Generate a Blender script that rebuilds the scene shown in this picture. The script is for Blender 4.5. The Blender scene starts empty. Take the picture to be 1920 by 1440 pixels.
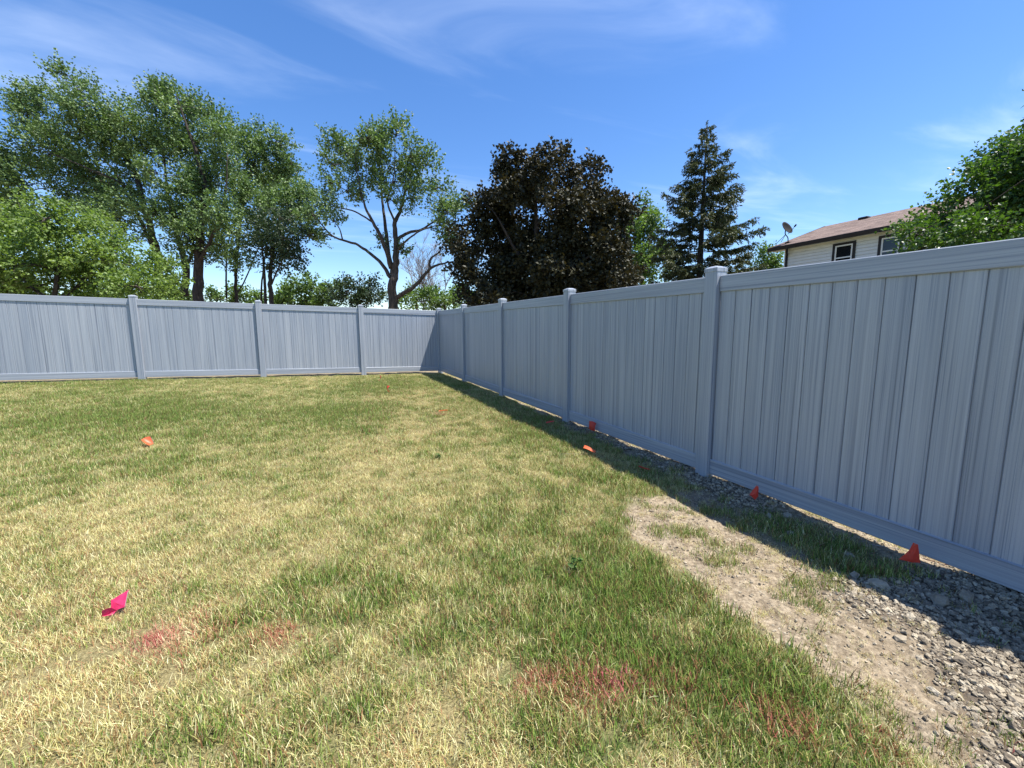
import bpy, math, random
import numpy as np
from mathutils import Vector, Matrix

rng = np.random.default_rng(7)
random.seed(7)
S = bpy.context.scene
C = S.collection

# ---------------------------------------------------------------- camera
F, PITCH, ROLL, YAW, EYE = 772.95, 0.1249, -0.0041, 0.4289, 1.33   # focal in px of a 1920 px wide picture

def ray(u, v):
    X, Y = u - 960.0, v - 720.0
    X, Y = X * math.cos(ROLL) + Y * math.sin(ROLL), -X * math.sin(ROLL) + Y * math.cos(ROLL)
    x, up = X / F, -Y / F
    d = math.cos(PITCH) + up * math.sin(PITCH)
    z = -math.sin(PITCH) + up * math.cos(PITCH)
    return np.array([x * math.cos(YAW) + d * math.sin(YAW), -x * math.sin(YAW) + d * math.cos(YAW), z])

cam_data = bpy.data.cameras.new('camera')
cam_data.sensor_width = 36.0
cam_data.lens = 36.0 * F / 1920.0
cam_data.clip_start = 0.05
cam_data.clip_end = 5000
cam = bpy.data.objects.new('camera', cam_data)
C.objects.link(cam)
fw = Vector(ray(960, 720)).normalized()
rt = (Vector(ray(961, 720)) - Vector(ray(960, 720))).normalized()
upv = rt.cross(fw).normalized()
cam.matrix_world = Matrix(((rt.x, upv.x, -fw.x, 0), (rt.y, upv.y, -fw.y, 0), (rt.z, upv.z, -fw.z, EYE), (0, 0, 0, 1)))
S.camera = cam
S.render.resolution_x, S.render.resolution_y = 1024, 768

# ---------------------------------------------------------------- light
SUN = Vector((0.35, -0.235, 1.0)).normalized()          # towards the sun
EXPOSURE = 1.03
S.view_settings.view_transform = 'Standard'
S.view_settings.look = 'None'
S.view_settings.gamma = 1.0
S.view_settings.use_curve_mapping = False
S.view_settings.exposure = EXPOSURE

w = bpy.data.worlds.new('World')
S.world = w
w.use_nodes = True
nt = w.node_tree
nt.nodes.clear()
def N(nt, t, **k):
    n = nt.nodes.new(t)
    for a, b in k.items():
        setattr(n, a, b)
    return n
wo = N(nt, 'ShaderNodeOutputWorld')
bg = N(nt, 'ShaderNodeBackground')
sky = N(nt, 'ShaderNodeTexSky', sky_type='NISHITA')
sky.sun_disc = False
sky.sun_elevation = math.asin(SUN.z)
sky.sun_rotation = math.atan2(SUN.x, SUN.y)
sky.altitude = 200
sky.air_density = 1.0
sky.dust_density = 0.35
sky.ozone_density = 2.5
# thin cirrus: noise over a flat layer high above
tc = N(nt, 'ShaderNodeTexCoord')
sep = N(nt, 'ShaderNodeSeparateXYZ')
nt.links.new(tc.outputs['Generated'], sep.inputs[0])
zz = N(nt, 'ShaderNodeMath', operation='MAXIMUM'); zz.inputs[1].default_value = 0.16
nt.links.new(sep.outputs[2], zz.inputs[0])
comb = N(nt, 'ShaderNodeCombineXYZ')
for i in (0, 1):
    dv = N(nt, 'ShaderNodeMath', operation='DIVIDE')
    nt.links.new(sep.outputs[i], dv.inputs[0]); nt.links.new(zz.outputs[0], dv.inputs[1])
    nt.links.new(dv.outputs[0], comb.inputs[i])
mp = N(nt, 'ShaderNodeMapping')
mp.inputs['Rotation'].default_value = (0, 0, math.radians(35))
mp.inputs['Scale'].default_value = (0.55, 1.5, 1)
mp.inputs['Location'].default_value = (3.7, 0.4, 0)
nt.links.new(comb.outputs[0], mp.inputs[0])
n1 = N(nt, 'ShaderNodeTexNoise'); n1.inputs['Scale'].default_value = 1.1; n1.inputs['Detail'].default_value = 7
n1.inputs['Roughness'].default_value = 0.55; n1.inputs['Distortion'].default_value = 0.7
nt.links.new(mp.outputs[0], n1.inputs['Vector'])
cr = N(nt, 'ShaderNodeMapRange', interpolation_type='SMOOTHSTEP')
cr.inputs['From Min'].default_value = 0.47; cr.inputs['From Max'].default_value = 0.85
cr.inputs['To Max'].default_value = 0.22
nt.links.new(n1.outputs[0], cr.inputs[0])
hs = N(nt, 'ShaderNodeHueSaturation'); hs.inputs['Saturation'].default_value = 1.25; hs.inputs['Hue'].default_value = 0.507; hs.inputs['Value'].default_value = 1.04
nt.links.new(sky.outputs[0], hs.inputs['Color'])
mixc = N(nt, 'ShaderNodeMix', data_type='RGBA')
mixc.inputs['B'].default_value = (8.5, 9.2, 10.0, 1)
nt.links.new(cr.outputs[0], mixc.inputs['Factor']); nt.links.new(hs.outputs[0], mixc.inputs['A'])
nt.links.new(mixc.outputs['Result'], bg.inputs['Color'])
bg.inputs['Strength'].default_value = 0.108
nt.links.new(bg.outputs[0], wo.inputs[0])

sd = bpy.data.lights.new('sun', 'SUN')
sd.energy = 5.0
sd.angle = math.radians(0.53)
sd.color = (1.0, 0.955, 0.88)
sun = bpy.data.objects.new('sun', sd)
C.objects.link(sun)
sun.rotation_euler = (-SUN).to_track_quat('-Z', 'Y').to_euler()
sun.location = (0, 0, 30)

# ---------------------------------------------------------------- helpers
def hash2(ix, iy, seed):
    h = (ix.astype(np.int64) * 374761393 + iy.astype(np.int64) * 668265263 + seed * 974634777) & 0xFFFFFFFF
    h = ((h ^ (h >> 13)) * 1274126177) & 0xFFFFFFFF
    h = h ^ (h >> 16)
    return (h & 0xFFFFFF) / float(0xFFFFFF)

def vnoise(x, y, seed=0):
    x = np.asarray(x, float); y = np.asarray(y, float)
    ix, iy = np.floor(x), np.floor(y)
    fx, fy = x - ix, y - iy
    fx, fy = fx * fx * (3 - 2 * fx), fy * fy * (3 - 2 * fy)
    a, b = hash2(ix, iy, seed), hash2(ix + 1, iy, seed)
    c, d = hash2(ix, iy + 1, seed), hash2(ix + 1, iy + 1, seed)
    return (a * (1 - fx) + b * fx) * (1 - fy) + (c * (1 - fx) + d * fx) * fy

def fbm(x, y, seed=0, octaves=4, gain=0.55):
    s = 0; a = 1; t = 0
    for o in range(octaves):
        s = s + a * vnoise(x * 2 ** o, y * 2 ** o, seed + o * 17); t += a; a *= gain
    return s / t

def sst(a, b, x):
    t = np.clip((np.asarray(x, float) - a) / (b - a), 0, 1)
    return t * t * (3 - 2 * t)

def plane_z(x, y):
    """the lie of the land: a gentle fall of two per cent that levels out far away"""
    return -0.0207 * 30 * np.tanh(np.asarray(x, float) / 30) + 0.0169 * 40 * np.tanh(np.asarray(y, float) / 40)

def mk_mesh(name, verts, tris=None, quads=None, attrs=None, smooth=False):
    """fast mesh from numpy arrays; attrs: name -> (domain, type, array)"""
    me = bpy.data.meshes.new(name)
    verts = np.asarray(verts, np.float32)
    me.vertices.add(len(verts)); me.vertices.foreach_set('co', verts.ravel())
    idx = []; tot = []
    if tris is not None and len(tris):
        idx.append(np.asarray(tris, np.int32).ravel()); tot.append(np.full(len(tris), 3, np.int32))
    if quads is not None and len(quads):
        idx.append(np.asarray(quads, np.int32).ravel()); tot.append(np.full(len(quads), 4, np.int32))
    idx = np.concatenate(idx); tot = np.concatenate(tot)
    me.loops.add(len(idx)); me.loops.foreach_set('vertex_index', idx)
    me.polygons.add(len(tot))
    start = np.concatenate([[0], np.cumsum(tot)[:-1]]).astype(np.int32)
    me.polygons.foreach_set('loop_start', start)
    me.polygons.foreach_set('loop_total', tot)
    me.update(calc_edges=True)
    me.polygons.foreach_set('use_smooth', np.full(len(tot), bool(smooth)))
    for n, (dom, typ, arr) in (attrs or {}).items():
        at = me.attributes.new(n, typ, dom)
        at.data.foreach_set('vector' if typ == 'FLOAT_VECTOR' else 'value', np.asarray(arr).ravel())
    return me

def obj(name, me, mat=None, parent=None, loc=None, rot=None):
    o = bpy.data.objects.new(name, me)
    C.objects.link(o)
    if mat is not None and not me.materials:
        me.materials.append(mat)
    if parent is not None:
        o.parent = parent
    if loc is not None:
        o.location = [float(q) for q in loc]
    if rot is not None:
        o.rotation_euler = rot
    return o

def tag(o, label=None, cat=None, group=None, kind=None):
    if label: o['label'] = label
    if cat: o['category'] = cat
    if group: o['group'] = group
    if kind: o['kind'] = kind
    return o

def empty(name, loc, rz=0.0):
    o = bpy.data.objects.new(name, None)
    C.objects.link(o)
    o.location = [float(q) for q in loc]
    o.rotation_euler = (0, 0, rz)
    o.empty_display_size = 0.2
    return o

class MB:
    """collects boxes, tubes and prisms into one mesh"""
    def __init__(s): s.v = []; s.t = []; s.q = []; s.n = 0
    def add(s, v, t=None, q=None):
        v = np.asarray(v, float)
        if t is not None and len(t): s.t.append(np.asarray(t) + s.n)
        if q is not None and len(q): s.q.append(np.asarray(q) + s.n)
        s.v.append(v); s.n += len(v)
        return s
    def box(s, x0, x1, y0, y1, z0, z1, bev=0.0):
        if bev <= 0:
            v = [(x, y, z) for z in (z0, z1) for y in (y0, y1) for x in (x0, x1)]
            return s.add(v, q=[(0, 2, 3, 1), (4, 5, 7, 6), (0, 1, 5, 4), (2, 6, 7, 3), (0, 4, 6, 2), (1, 3, 7, 5)])
        # box with all edges chamfered
        b = bev; vs = []; ids = {}
        for iz, z in enumerate((z0, z1)):
            for iy, y in enumerate((y0, y1)):
                for ix, x in enumerate((x0, x1)):
                    sx, sy, sz = (1 - 2 * ix), (1 - 2 * iy), (1 - 2 * iz)
                    for ax in range(3):
                        p = [x + sx * b, y + sy * b, z + sz * b]
                        p[ax] = (x, y, z)[ax]
                        ids[(ix, iy, iz, ax)] = len(vs); vs.append(p)
        q = []; t = []
        for ax in range(3):
            o1, o2 = (ax + 1) % 3, (ax + 2) % 3
            for side in (0, 1):
                f = []
                for a, c in ((0, 0), (1, 0), (1, 1), (0, 1)):
                    k = [0, 0, 0]; k[ax] = side; k[o1] = a; k[o2] = c
                    f.append(ids[(*k, ax)])
                q.append(f if side else f[::-1])
            for a in (0, 1):
                for c in (0, 1):
                    k0 = [0, 0, 0]; k1 = [0, 0, 0]
                    k0[o1] = k1[o1] = a; k0[o2] = k1[o2] = c; k1[ax] = 1
                    f = [ids[(*k0, o1)], ids[(*k1, o1)], ids[(*k1, o2)], ids[(*k0, o2)]]
                    q.append(f if a == c else f[::-1])
        for ix in (0, 1):
            for iy in (0, 1):
                for iz in (0, 1):
                    f = [ids[(ix, iy, iz, 0)], ids[(ix, iy, iz, 1)], ids[(ix, iy, iz, 2)]]
                    t.append(f if (ix + iy + iz) % 2 else f[::-1])
        return s.add(vs, t=t, q=q)
    def tube(s, pts, rad, n=6, cap=True):
        pts = np.asarray(pts, float); rad = np.broadcast_to(np.asarray(rad, float), (len(pts),))
        tan = np.gradient(pts, axis=0); tan /= np.linalg.norm(tan, axis=1)[:, None] + 1e-9
        ref = np.array([0.0, 0.0, 1.0]) if abs(tan[0][2]) < 0.9 else np.array([1.0, 0.0, 0.0])
        a = np.cross(tan[0], ref); a /= np.linalg.norm(a)
        vs = []
        ang = np.arange(n) * 2 * math.pi / n
        for i in range(len(pts)):
            a = a - tan[i] * (a @ tan[i]); a /= np.linalg.norm(a) + 1e-9
            b = np.cross(tan[i], a)
            vs.append(pts[i] + rad[i] * (np.cos(ang)[:, None] * a + np.sin(ang)[:, None] * b))
        v = np.concatenate(vs)
        k = np.arange(n); k2 = (k + 1) % n
        q = np.concatenate([np.stack([i * n + k, i * n + k2, (i + 1) * n + k2, (i + 1) * n + k], 1) for i in range(len(pts) - 1)])
        t = []
        if cap:
            m = len(v); v = np.concatenate([v, pts[:1], pts[-1:]])
            t = [(m, b_, a_) for a_, b_ in zip(k, k2)] + [(m + 1, (len(pts) - 1) * n + a_, (len(pts) - 1) * n + b_) for a_, b_ in zip(k, k2)]
        return s.add(v, t=t, q=q)
    def arrays(s):
        return (np.concatenate(s.v), np.concatenate(s.t) if s.t else None, np.concatenate(s.q) if s.q else None)
    def mesh(s, name, smooth=False, attrs=None):
        v, t, q = s.arrays()
        return mk_mesh(name, v, t, q, attrs, smooth)
    def obj(s, name, mat, parent=None, smooth=False, loc=None, rot=None):
        return obj(name, s.mesh(name, smooth), mat, parent, loc, rot)

def smooth_path(pts, n=4):
    """Catmull-Rom through the points"""
    p = np.asarray(pts, float)
    if len(p) < 3: return p
    e = np.concatenate([[2 * p[0] - p[1]], p, [2 * p[-1] - p[-2]]])
    out = []
    for i in range(1, len(e) - 2):
        for t in np.arange(n) / n:
            out.append(0.5 * ((2 * e[i]) + (-e[i - 1] + e[i + 1]) * t + (2 * e[i - 1] - 5 * e[i] + 4 * e[i + 1] - e[i + 2]) * t * t + (-e[i - 1] + 3 * e[i] - 3 * e[i + 1] + e[i + 2]) * t ** 3))
    out.append(p[-1])
    return np.array(out)

# ---------------------------------------------------------------- materials
def new_mat(name):
    m = bpy.data.materials.new(name); m.use_nodes = True
    m.node_tree.nodes.clear()
    o = N(m.node_tree, 'ShaderNodeOutputMaterial')
    return m, m.node_tree, o

def lk(nt, a, b): nt.links.new(a, b)

def ramp(nt, fac, stops):
    r = N(nt, 'ShaderNodeValToRGB')
    els = r.color_ramp.elements
    while len(els) < len(stops): els.new(0.5)
    for e, (p, c) in zip(els, stops):
        e.position = p; e.color = (*c, 1)
    lk(nt, fac, r.inputs[0])
    return r.outputs[0]

def noise(nt, vec, scale, detail=4, rough=0.55, dist=0.0):
    n = N(nt, 'ShaderNodeTexNoise')
    n.inputs['Scale'].default_value = scale; n.inputs['Detail'].default_value = detail
    n.inputs['Roughness'].default_value = rough; n.inputs['Distortion'].default_value = dist
    if vec is not None: lk(nt, vec, n.inputs['Vector'])
    return n.outputs[0]

def mapping(nt, vec, scale, loc=(0, 0, 0)):
    m = N(nt, 'ShaderNodeMapping')
    m.inputs['Scale'].default_value = scale; m.inputs['Location'].default_value = loc
    lk(nt, vec, m.inputs[0])
    return m.outputs[0]

def mixrgb(nt, fac, a, b, blend='MIX'):
    m = N(nt, 'ShaderNodeMix', data_type='RGBA', blend_type=blend)
    for k, q in (('Factor', fac), ('A', a), ('B', b)):
        if isinstance(q, (int, float)): m.inputs[k].default_value = q
        elif isinstance(q, tuple): m.inputs[k].default_value = (*q, 1)
        else: lk(nt, q, m.inputs[k])
    return m.outputs['Result']

def mrange(nt, v, a, b, c=0.0, d=1.0, smooth=False):
    m = N(nt, 'ShaderNodeMapRange')
    if smooth: m.interpolation_type = 'SMOOTHSTEP'
    for i, q in enumerate((a, b, c, d)): m.inputs[i + 1].default_value = q
    lk(nt, v, m.inputs[0])
    return m.outputs[0]

def attr(nt, name, typ='GEOMETRY'):
    a = N(nt, 'ShaderNodeAttribute'); a.attribute_name = name; a.attribute_type = typ
    return a.outputs['Fac']

def princ(nt, out, color, rough=0.6, spec=0.5, bump=None, bump_d=0.01, bump_s=0.5, metallic=0.0):
    p = N(nt, 'ShaderNodeBsdfPrincipled')
    if isinstance(color, tuple): p.inputs['Base Color'].default_value = (*color, 1)
    else: lk(nt, color, p.inputs['Base Color'])
    if isinstance(rough, (int, float)): p.inputs['Roughness'].default_value = rough
    else: lk(nt, rough, p.inputs['Roughness'])
    p.inputs['Specular IOR Level'].default_value = spec
    p.inputs['Metallic'].default_value = metallic
    if bump is not None:
        b = N(nt, 'ShaderNodeBump'); b.inputs['Distance'].default_value = bump_d; b.inputs['Strength'].default_value = bump_s
        lk(nt, bump, b.inputs['Height']); lk(nt, b.outputs[0], p.inputs['Normal'])
    lk(nt, p.outputs[0], out.inputs[0])
    return p

def plain(name, color, rough=0.6, spec=0.4, vary=0.12, scale=6.0, metallic=0.0):
    m, nt, o = new_mat(name)
    t = N(nt, 'ShaderNodeTexCoord')
    f = noise(nt, t.outputs['Object'], scale, 5)
    a = tuple(c * (1 - vary) for c in color); b = tuple(min(1, c * (1 + vary)) for c in color)
    princ(nt, o, ramp(nt, f, [(0.3, a), (0.7, b)]), rough, spec, metallic=metallic)
    return m

def vinyl(name, axis):
    """blue-grey vinyl with printed wood grain along the given local axis"""
    m, nt, o = new_mat(name)
    t = N(nt, 'ShaderNodeTexCoord')
    oi = N(nt, 'ShaderNodeObjectInfo')
    sc = N(nt, 'ShaderNodeVectorMath', operation='SCALE'); sc.inputs[0].default_value = (37.0, 53.0, 71.0)
    lk(nt, oi.outputs['Random'], sc.inputs['Scale'])
    ad = N(nt, 'ShaderNodeVectorMath', operation='ADD')
    lk(nt, t.outputs['Object'], ad.inputs[0]); lk(nt, sc.outputs[0], ad.inputs[1])
    s1 = [52.0, 52.0, 52.0]; s1[axis] = 0.25
    s2 = [150.0, 150.0, 150.0]; s2[axis] = 0.9
    s3 = [9.0, 9.0, 9.0]; s3[axis] = 0.5
    f1 = noise(nt, mapping(nt, ad.outputs[0], s1), 1.0, 3, 0.6, 0.15)
    f2 = noise(nt, mapping(nt, ad.outputs[0], s2), 1.0, 3, 0.6, 0.1)
    f3 = noise(nt, mapping(nt, ad.outputs[0], s3), 1.0, 2, 0.5, 0.3)
    f4 = noise(nt, ad.outputs[0], 420.0, 2, 0.6)
    base = ramp(nt, f1, [(0.26, (0.165, 0.185, 0.222)), (0.40, (0.295, 0.318, 0.355)), (0.55, (0.350, 0.374, 0.408)), (0.74, (0.405, 0.428, 0.460))])
    fine = ramp(nt, f2, [(0.30, (0.58, 0.62, 0.69)), (0.43, (0.96, 0.97, 0.99)), (0.7, (1.09, 1.08, 1.06))])
    c = mixrgb(nt, 1.0, base, fine, 'MULTIPLY')
    broad = ramp(nt, f3, [(0.32, (0.87, 0.89, 0.92)), (0.68, (1.07, 1.06, 1.05))])
    c = mixrgb(nt, 0.8, c, broad, 'MULTIPLY')
    speck = ramp(nt, f4, [(0.3, (0.9, 0.9, 0.9)), (0.7, (1.08, 1.08, 1.08))])
    c = mixrgb(nt, 0.6, c, speck, 'MULTIPLY')
    per = ramp(nt, oi.outputs['Random'], [(0.0, (0.93, 0.945, 0.965)), (1.0, (1.05, 1.045, 1.035))])
    c = mixrgb(nt, 1.0, c, per, 'MULTIPLY')
    princ(nt, o, c, 0.33, 0.5, bump=f2, bump_d=0.0012, bump_s=0.35)
    return m

M = {}
M['board'] = vinyl('vinyl_board', 2)
M['rail'] = vinyl('vinyl_rail', 0)
M['post'] = vinyl('vinyl_post', 2)

def leaf_mat(name, dark, light, trans, tfac=0.3, rough=0.5, spec=0.35):
    m, nt, o = new_mat(name)
    r = attr(nt, 'rnd')
    c = ramp(nt, r, [(0.0, dark), (1.0, light)])
    p = N(nt, 'ShaderNodeBsdfPrincipled')
    lk(nt, c, p.inputs['Base Color']); p.inputs['Roughness'].default_value = rough
    p.inputs['Specular IOR Level'].default_value = spec
    tr = N(nt, 'ShaderNodeBsdfTranslucent')
    lk(nt, mixrgb(nt, 1.0, c, trans, 'MULTIPLY'), tr.inputs['Color'])
    mx = N(nt, 'ShaderNodeMixShader'); mx.inputs[0].default_value = tfac
    lk(nt, p.outputs[0], mx.inputs[1]); lk(nt, tr.outputs[0], mx.inputs[2])
    lk(nt, mx.outputs[0], o.inputs[0])
    return m

M['leaf_maple'] = leaf_mat('leaf_maple', (0.040, 0.080, 0.022), (0.190, 0.275, 0.100), (1.5, 1.7, 0.8), 0.2, 0.5, 0.38)
M['leaf_lime'] = leaf_mat('leaf_lime', (0.072, 0.125, 0.026), (0.205, 0.285, 0.078), (1.6, 1.7, 0.7), 0.35)
M['leaf_crimson'] = leaf_mat('leaf_crimson', (0.014, 0.016, 0.009), (0.050, 0.050, 0.023), (1.5, 1.1, 0.4), 0.15, 0.55, 0.3)
M['leaf_pear'] = leaf_mat('leaf_pear', (0.024, 0.060, 0.012), (0.085, 0.150, 0.030), (1.7, 1.9, 0.6), 0.3, 0.42, 0.4)
M['leaf_wood'] = leaf_mat('leaf_wood', (0.055, 0.105, 0.030), (0.15, 0.22, 0.06), (1.6, 1.8, 0.8), 0.3)
M['leaf_dark'] = leaf_mat('leaf_dark', (0.018, 0.036, 0.016), (0.045, 0.075, 0.03), (1.4, 1.6, 0.8), 0.2)
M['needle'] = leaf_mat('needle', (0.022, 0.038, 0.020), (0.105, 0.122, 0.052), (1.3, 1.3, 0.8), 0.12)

def bark(name, a, b):
    m, nt, o = new_mat(name)
    t = N(nt, 'ShaderNodeTexCoord')
    f = noise(nt, mapping(nt, t.outputs['Object'], (14, 14, 2.5)), 1.0, 6, 0.65, 0.4)
    princ(nt, o, ramp(nt, f, [(0.32, a), (0.68, b)]), 0.9, 0.2, bump=f, bump_d=0.03, bump_s=0.7)
    return m
M['bark'] = bark('bark_grey', (0.028, 0.023, 0.020), (0.105, 0.088, 0.074))
M['bark_dark'] = bark('bark_dark', (0.02, 0.017, 0.015), (0.075, 0.06, 0.05))
M['bark_pale'] = bark('bark_pale', (0.13, 0.11, 0.10), (0.30, 0.26, 0.24))

# ---------------------------------------------------------------- ground
FX, FY = 3.166, 12.07          # corner of the fence

def left_edge(y):
    return np.interp(y, [-3, 0.4, 1.3, 2.0, 2.5], [1.72, 1.70, 1.70, 1.82, 1.96])

def gravel_mask(x, y):
    n = fbm(x * 4.0, y * 4.0, 5) - 0.5
    n2 = fbm(x * 1.5, y * 1.5, 9) - 0.5
    near = sst(1.30, 0.95, y + 0.5 * n2 + 0.25 * n) * sst(2.10, 2.62, x + 0.5 * n + (0.9 - np.minimum(y, 0.9)) * 1.0)
    strip = sst(2.78, 3.0, x + 0.30 * n) * sst(3.5, 2.6, y + n) * sst(1.75, 2.05, y + 0.4 * n) * 0.8
    far = sst(2.95, 3.12, x + 0.2 * n) * sst(6.3, 4.5, y) * sst(2.4, 3.0, y) * 0.45
    m = np.maximum(np.maximum(near, strip), far)
    return m * sst(3.55, 3.3, x)

def bare_mask(x, y):
    n = fbm(x * 2.6, y * 2.6, 21) - 0.5
    nn = fbm(x * 9, y * 9, 31) - 0.5
    le = left_edge(y)
    main = sst(-0.05, 0.09, x - le + 0.30 * n + 0.30 * nn) * sst(2.50, 2.34, y + 0.22 * n + 0.12 * nn)
    patch = sst(0.12, -0.12, np.abs(x - 2.84 - 0.06 * (y - 1.6)) - 0.24 + 0.3 * n + 0.12 * nn) * sst(0.92, 1.10, y + 0.3 * n) * sst(2.12, 1.85, y + 0.3 * n)
    main = main * (1 - 0.78 * patch)
    strip = sst(2.84, 3.0, x + 0.26 * n + 0.1 * nn - 0.06 * np.clip(y - 3, 0, 4)) * sst(1.9, 2.2, y) * sst(3.34, 3.2, x + 0.2 * n)
    main = main * sst(3.40, 3.22, x + 0.2 * n)
    back = sst(FY - 0.20, FY - 0.06, y + 0.16 * n + 0.1 * nn) * 0.85
    m = np.maximum(np.maximum(main, strip), back)
    return np.clip(m, 0, 1)

def ground_z(x, y):
    x = np.asarray(x, float); y = np.asarray(y, float)
    inside = sst(60, 15, np.hypot(x, y))
    z = plane_z(x, y) + inside * 0.035 * (fbm(x * 0.45, y * 0.45, 3, 3) - 0.5)
    b = bare_mask(x, y) * sst(14, 12, y) * sst(4.2, 3.6, x)
    z = z + b * (0.055 * (fbm(x * 7, y * 7, 41, 5, 0.70) - 0.5) - 0.012)
    z = z + 0.035 * gravel_mask(x, y)
    z = z + (0.022 + 0.05 * (fbm(x * 3.0, y * 3.0, 51, 3) - 0.3)) * np.exp(-((x - 3.17) / 0.16) ** 2) * sst(11.5, 9.0, y) * sst(-4, -2, y)
    return z

def gz(x, y): return float(ground_z(np.array([x]), np.array([y]))[0])

def axis_lines(parts):
    out = []
    for a, b, s in parts:
        out.append(np.arange(a, b - 1e-6, s))
    out.append(np.array([parts[-1][1]]))
    return np.concatenate(out)
def geo(a, b, n): return np.sign(a) * np.geomspace(abs(a), abs(b), n)
xs = np.concatenate([geo(-900, -12, 14)[:-1], axis_lines([(-12, -4, 0.4), (-4, 1.3, 0.12), (1.3, 3.5, 0.028), (3.5, 6, 0.2), (6, 12, 0.6)]), geo(12, 900, 14)[1:]])
ys = np.concatenate([geo(-900, -4, 12)[:-1], axis_lines([(-4, -0.4, 0.4), (-0.4, 3.4, 0.028), (3.4, 13, 0.1), (13, 24, 1.0)]), geo(24, 900, 14)[1:]])
GX, GY = np.meshgrid(xs, ys)
gv = np.stack([GX.ravel(), GY.ravel(), ground_z(GX.ravel(), GY.ravel())], 1)
nx, ny = len(xs), len(ys)
ii = (np.arange(ny - 1)[:, None] * nx + np.arange(nx - 1)[None]).ravel()
gq = np.stack([ii, ii + 1, ii + nx + 1, ii + nx], 1)

def dry_map(x, y):
    x = np.asarray(x, float); y = np.asarray(y, float)
    d = 0.49 + 0.85 * (fbm(x * 0.75, y * 0.75, 61, 4, 0.6) - 0.5) + 0.85 * (fbm(x * 4.5, y * 4.5, 67, 4, 0.65) - 0.5) + 1.0 * (fbm(x * 13, y * 13, 71, 3, 0.6) - 0.5)
    for cx, cy, r, a in [(1.30, 1.65, 0.50, -0.50), (1.38, 1.00, 0.36, -0.50), (1.05, 1.35, 0.25, -0.2), (1.45, 0.55, 0.3, -0.35), (-2.5, 7.3, 1.4, -0.40), (-3.0, 8.6, 1.6, -0.18),
                         (0.4, 6.6, 0.9, -0.26), (1.1, 9.2, 1.5, -0.16), (2.3, 2.9, 0.40, -0.34), (2.5, 4.2, 0.5, -0.24), (2.85, 1.6, 0.45, -0.25), (-1.6, 5.0, 0.8, -0.2), (0.1, 1.5, 0.3, -0.12),
                         (-0.95, 1.75, 0.45, 0.25), (-0.4, 3.2, 0.9, 0.16), (0.4, 4.6, 1.0, 0.14), (1.0, 3.6, 0.6, 0.12), (1.2, 0.55, 0.18, 0.25), (0.85, 0.85, 0.16, 0.22), (1.42, 1.18, 0.10, 0.4), (-3.0, 6.2, 0.6, 0.22), (0.3, 1.1, 0.3, 0.15)]:
        d = d + a * np.exp(-((x - cx) ** 2 + (y - cy) ** 2) / (r * r))
    return np.clip(d, 0.03, 0.97)

gmesh = mk_mesh('ground', gv, quads=gq, smooth=True, attrs={
    'bare': ('POINT', 'FLOAT', bare_mask(gv[:, 0], gv[:, 1])),
    'dry': ('POINT', 'FLOAT', dry_map(gv[:, 0], gv[:, 1])),
    'stony': ('POINT', 'FLOAT', gravel_mask(gv[:, 0], gv[:, 1]))})
m, nt, o = new_mat('ground_soil')
t = N(nt, 'ShaderNodeTexCoord')
P = t.outputs['Object']
fa = noise(nt, P, 26, 7, 0.65)
fb = noise(nt, P, 2.2, 5, 0.6)
fc = noise(nt, P, 140, 4, 0.7)
vo = N(nt, 'ShaderNodeTexVoronoi', feature='DISTANCE_TO_EDGE'); vo.inputs['Scale'].default_value = 9
wp = noise(nt, P, 7, 4, 0.6)
wv = N(nt, 'ShaderNodeVectorMath', operation='SCALE'); wv.inputs['Scale'].default_value = 1.0
cb = N(nt, 'ShaderNodeCombineXYZ'); lk(nt, wp, cb.inputs[0]); lk(nt, fa, cb.inputs[1])
sc_ = N(nt, 'ShaderNodeVectorMath', operation='MULTIPLY_ADD'); lk(nt, cb.outputs[0], sc_.inputs[0]); sc_.inputs[1].default_value = (0.25, 0.18, 0); lk(nt, P, sc_.inputs[2])
lk(nt, sc_.outputs[0], vo.inputs['Vector'])
crack = mrange(nt, vo.outputs['Distance'], 0.0, 0.05, 0.0, 1.0)
dirt = ramp(nt, fa, [(0.28, (0.12, 0.093, 0.062)), (0.5, (0.255, 0.207, 0.148)), (0.72, (0.40, 0.338, 0.25))])
dirt = mixrgb(nt, 0.55, dirt, ramp(nt, fb, [(0.3, (0.72, 0.70, 0.68)), (0.7, (1.12, 1.1, 1.06))]), 'MULTIPLY')
fd = noise(nt, P, 70, 6, 0.75)
dirt = mixrgb(nt, 0.9, dirt, ramp(nt, fd, [(0.32, (0.50, 0.48, 0.46)), (0.5, (0.98, 0.98, 0.97)), (0.68, (1.35, 1.33, 1.26))]), 'MULTIPLY')
ck = mixrgb(nt, mrange(nt, fb, 0.48, 0.6), (1.0, 1.0, 1.0), ramp(nt, crack, [(0.0, (0.70, 0.68, 0.66)), (0.5, (1, 1, 1))]))
dirt = mixrgb(nt, 1.0, dirt, ck, 'MULTIPLY')
thatch = ramp(nt, fc, [(0.25, (0.06, 0.048, 0.024)), (0.5, (0.19, 0.16, 0.075)), (0.75, (0.38, 0.32, 0.165))])
turf = ramp(nt, fc, [(0.25, (0.025, 0.036, 0.010)), (0.5, (0.07, 0.09, 0.027)), (0.75, (0.15, 0.17, 0.06))])
lawn = mixrgb(nt, mrange(nt, attr(nt, 'dry'), 0.2, 0.7), turf, thatch)
dirt = mixrgb(nt, mrange(nt, attr(nt, 'stony'), 0.1, 0.7, 0.0, 0.85), dirt, (0.075, 0.06, 0.047))
col = mixrgb(nt, attr(nt, 'bare'), lawn, dirt)
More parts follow.
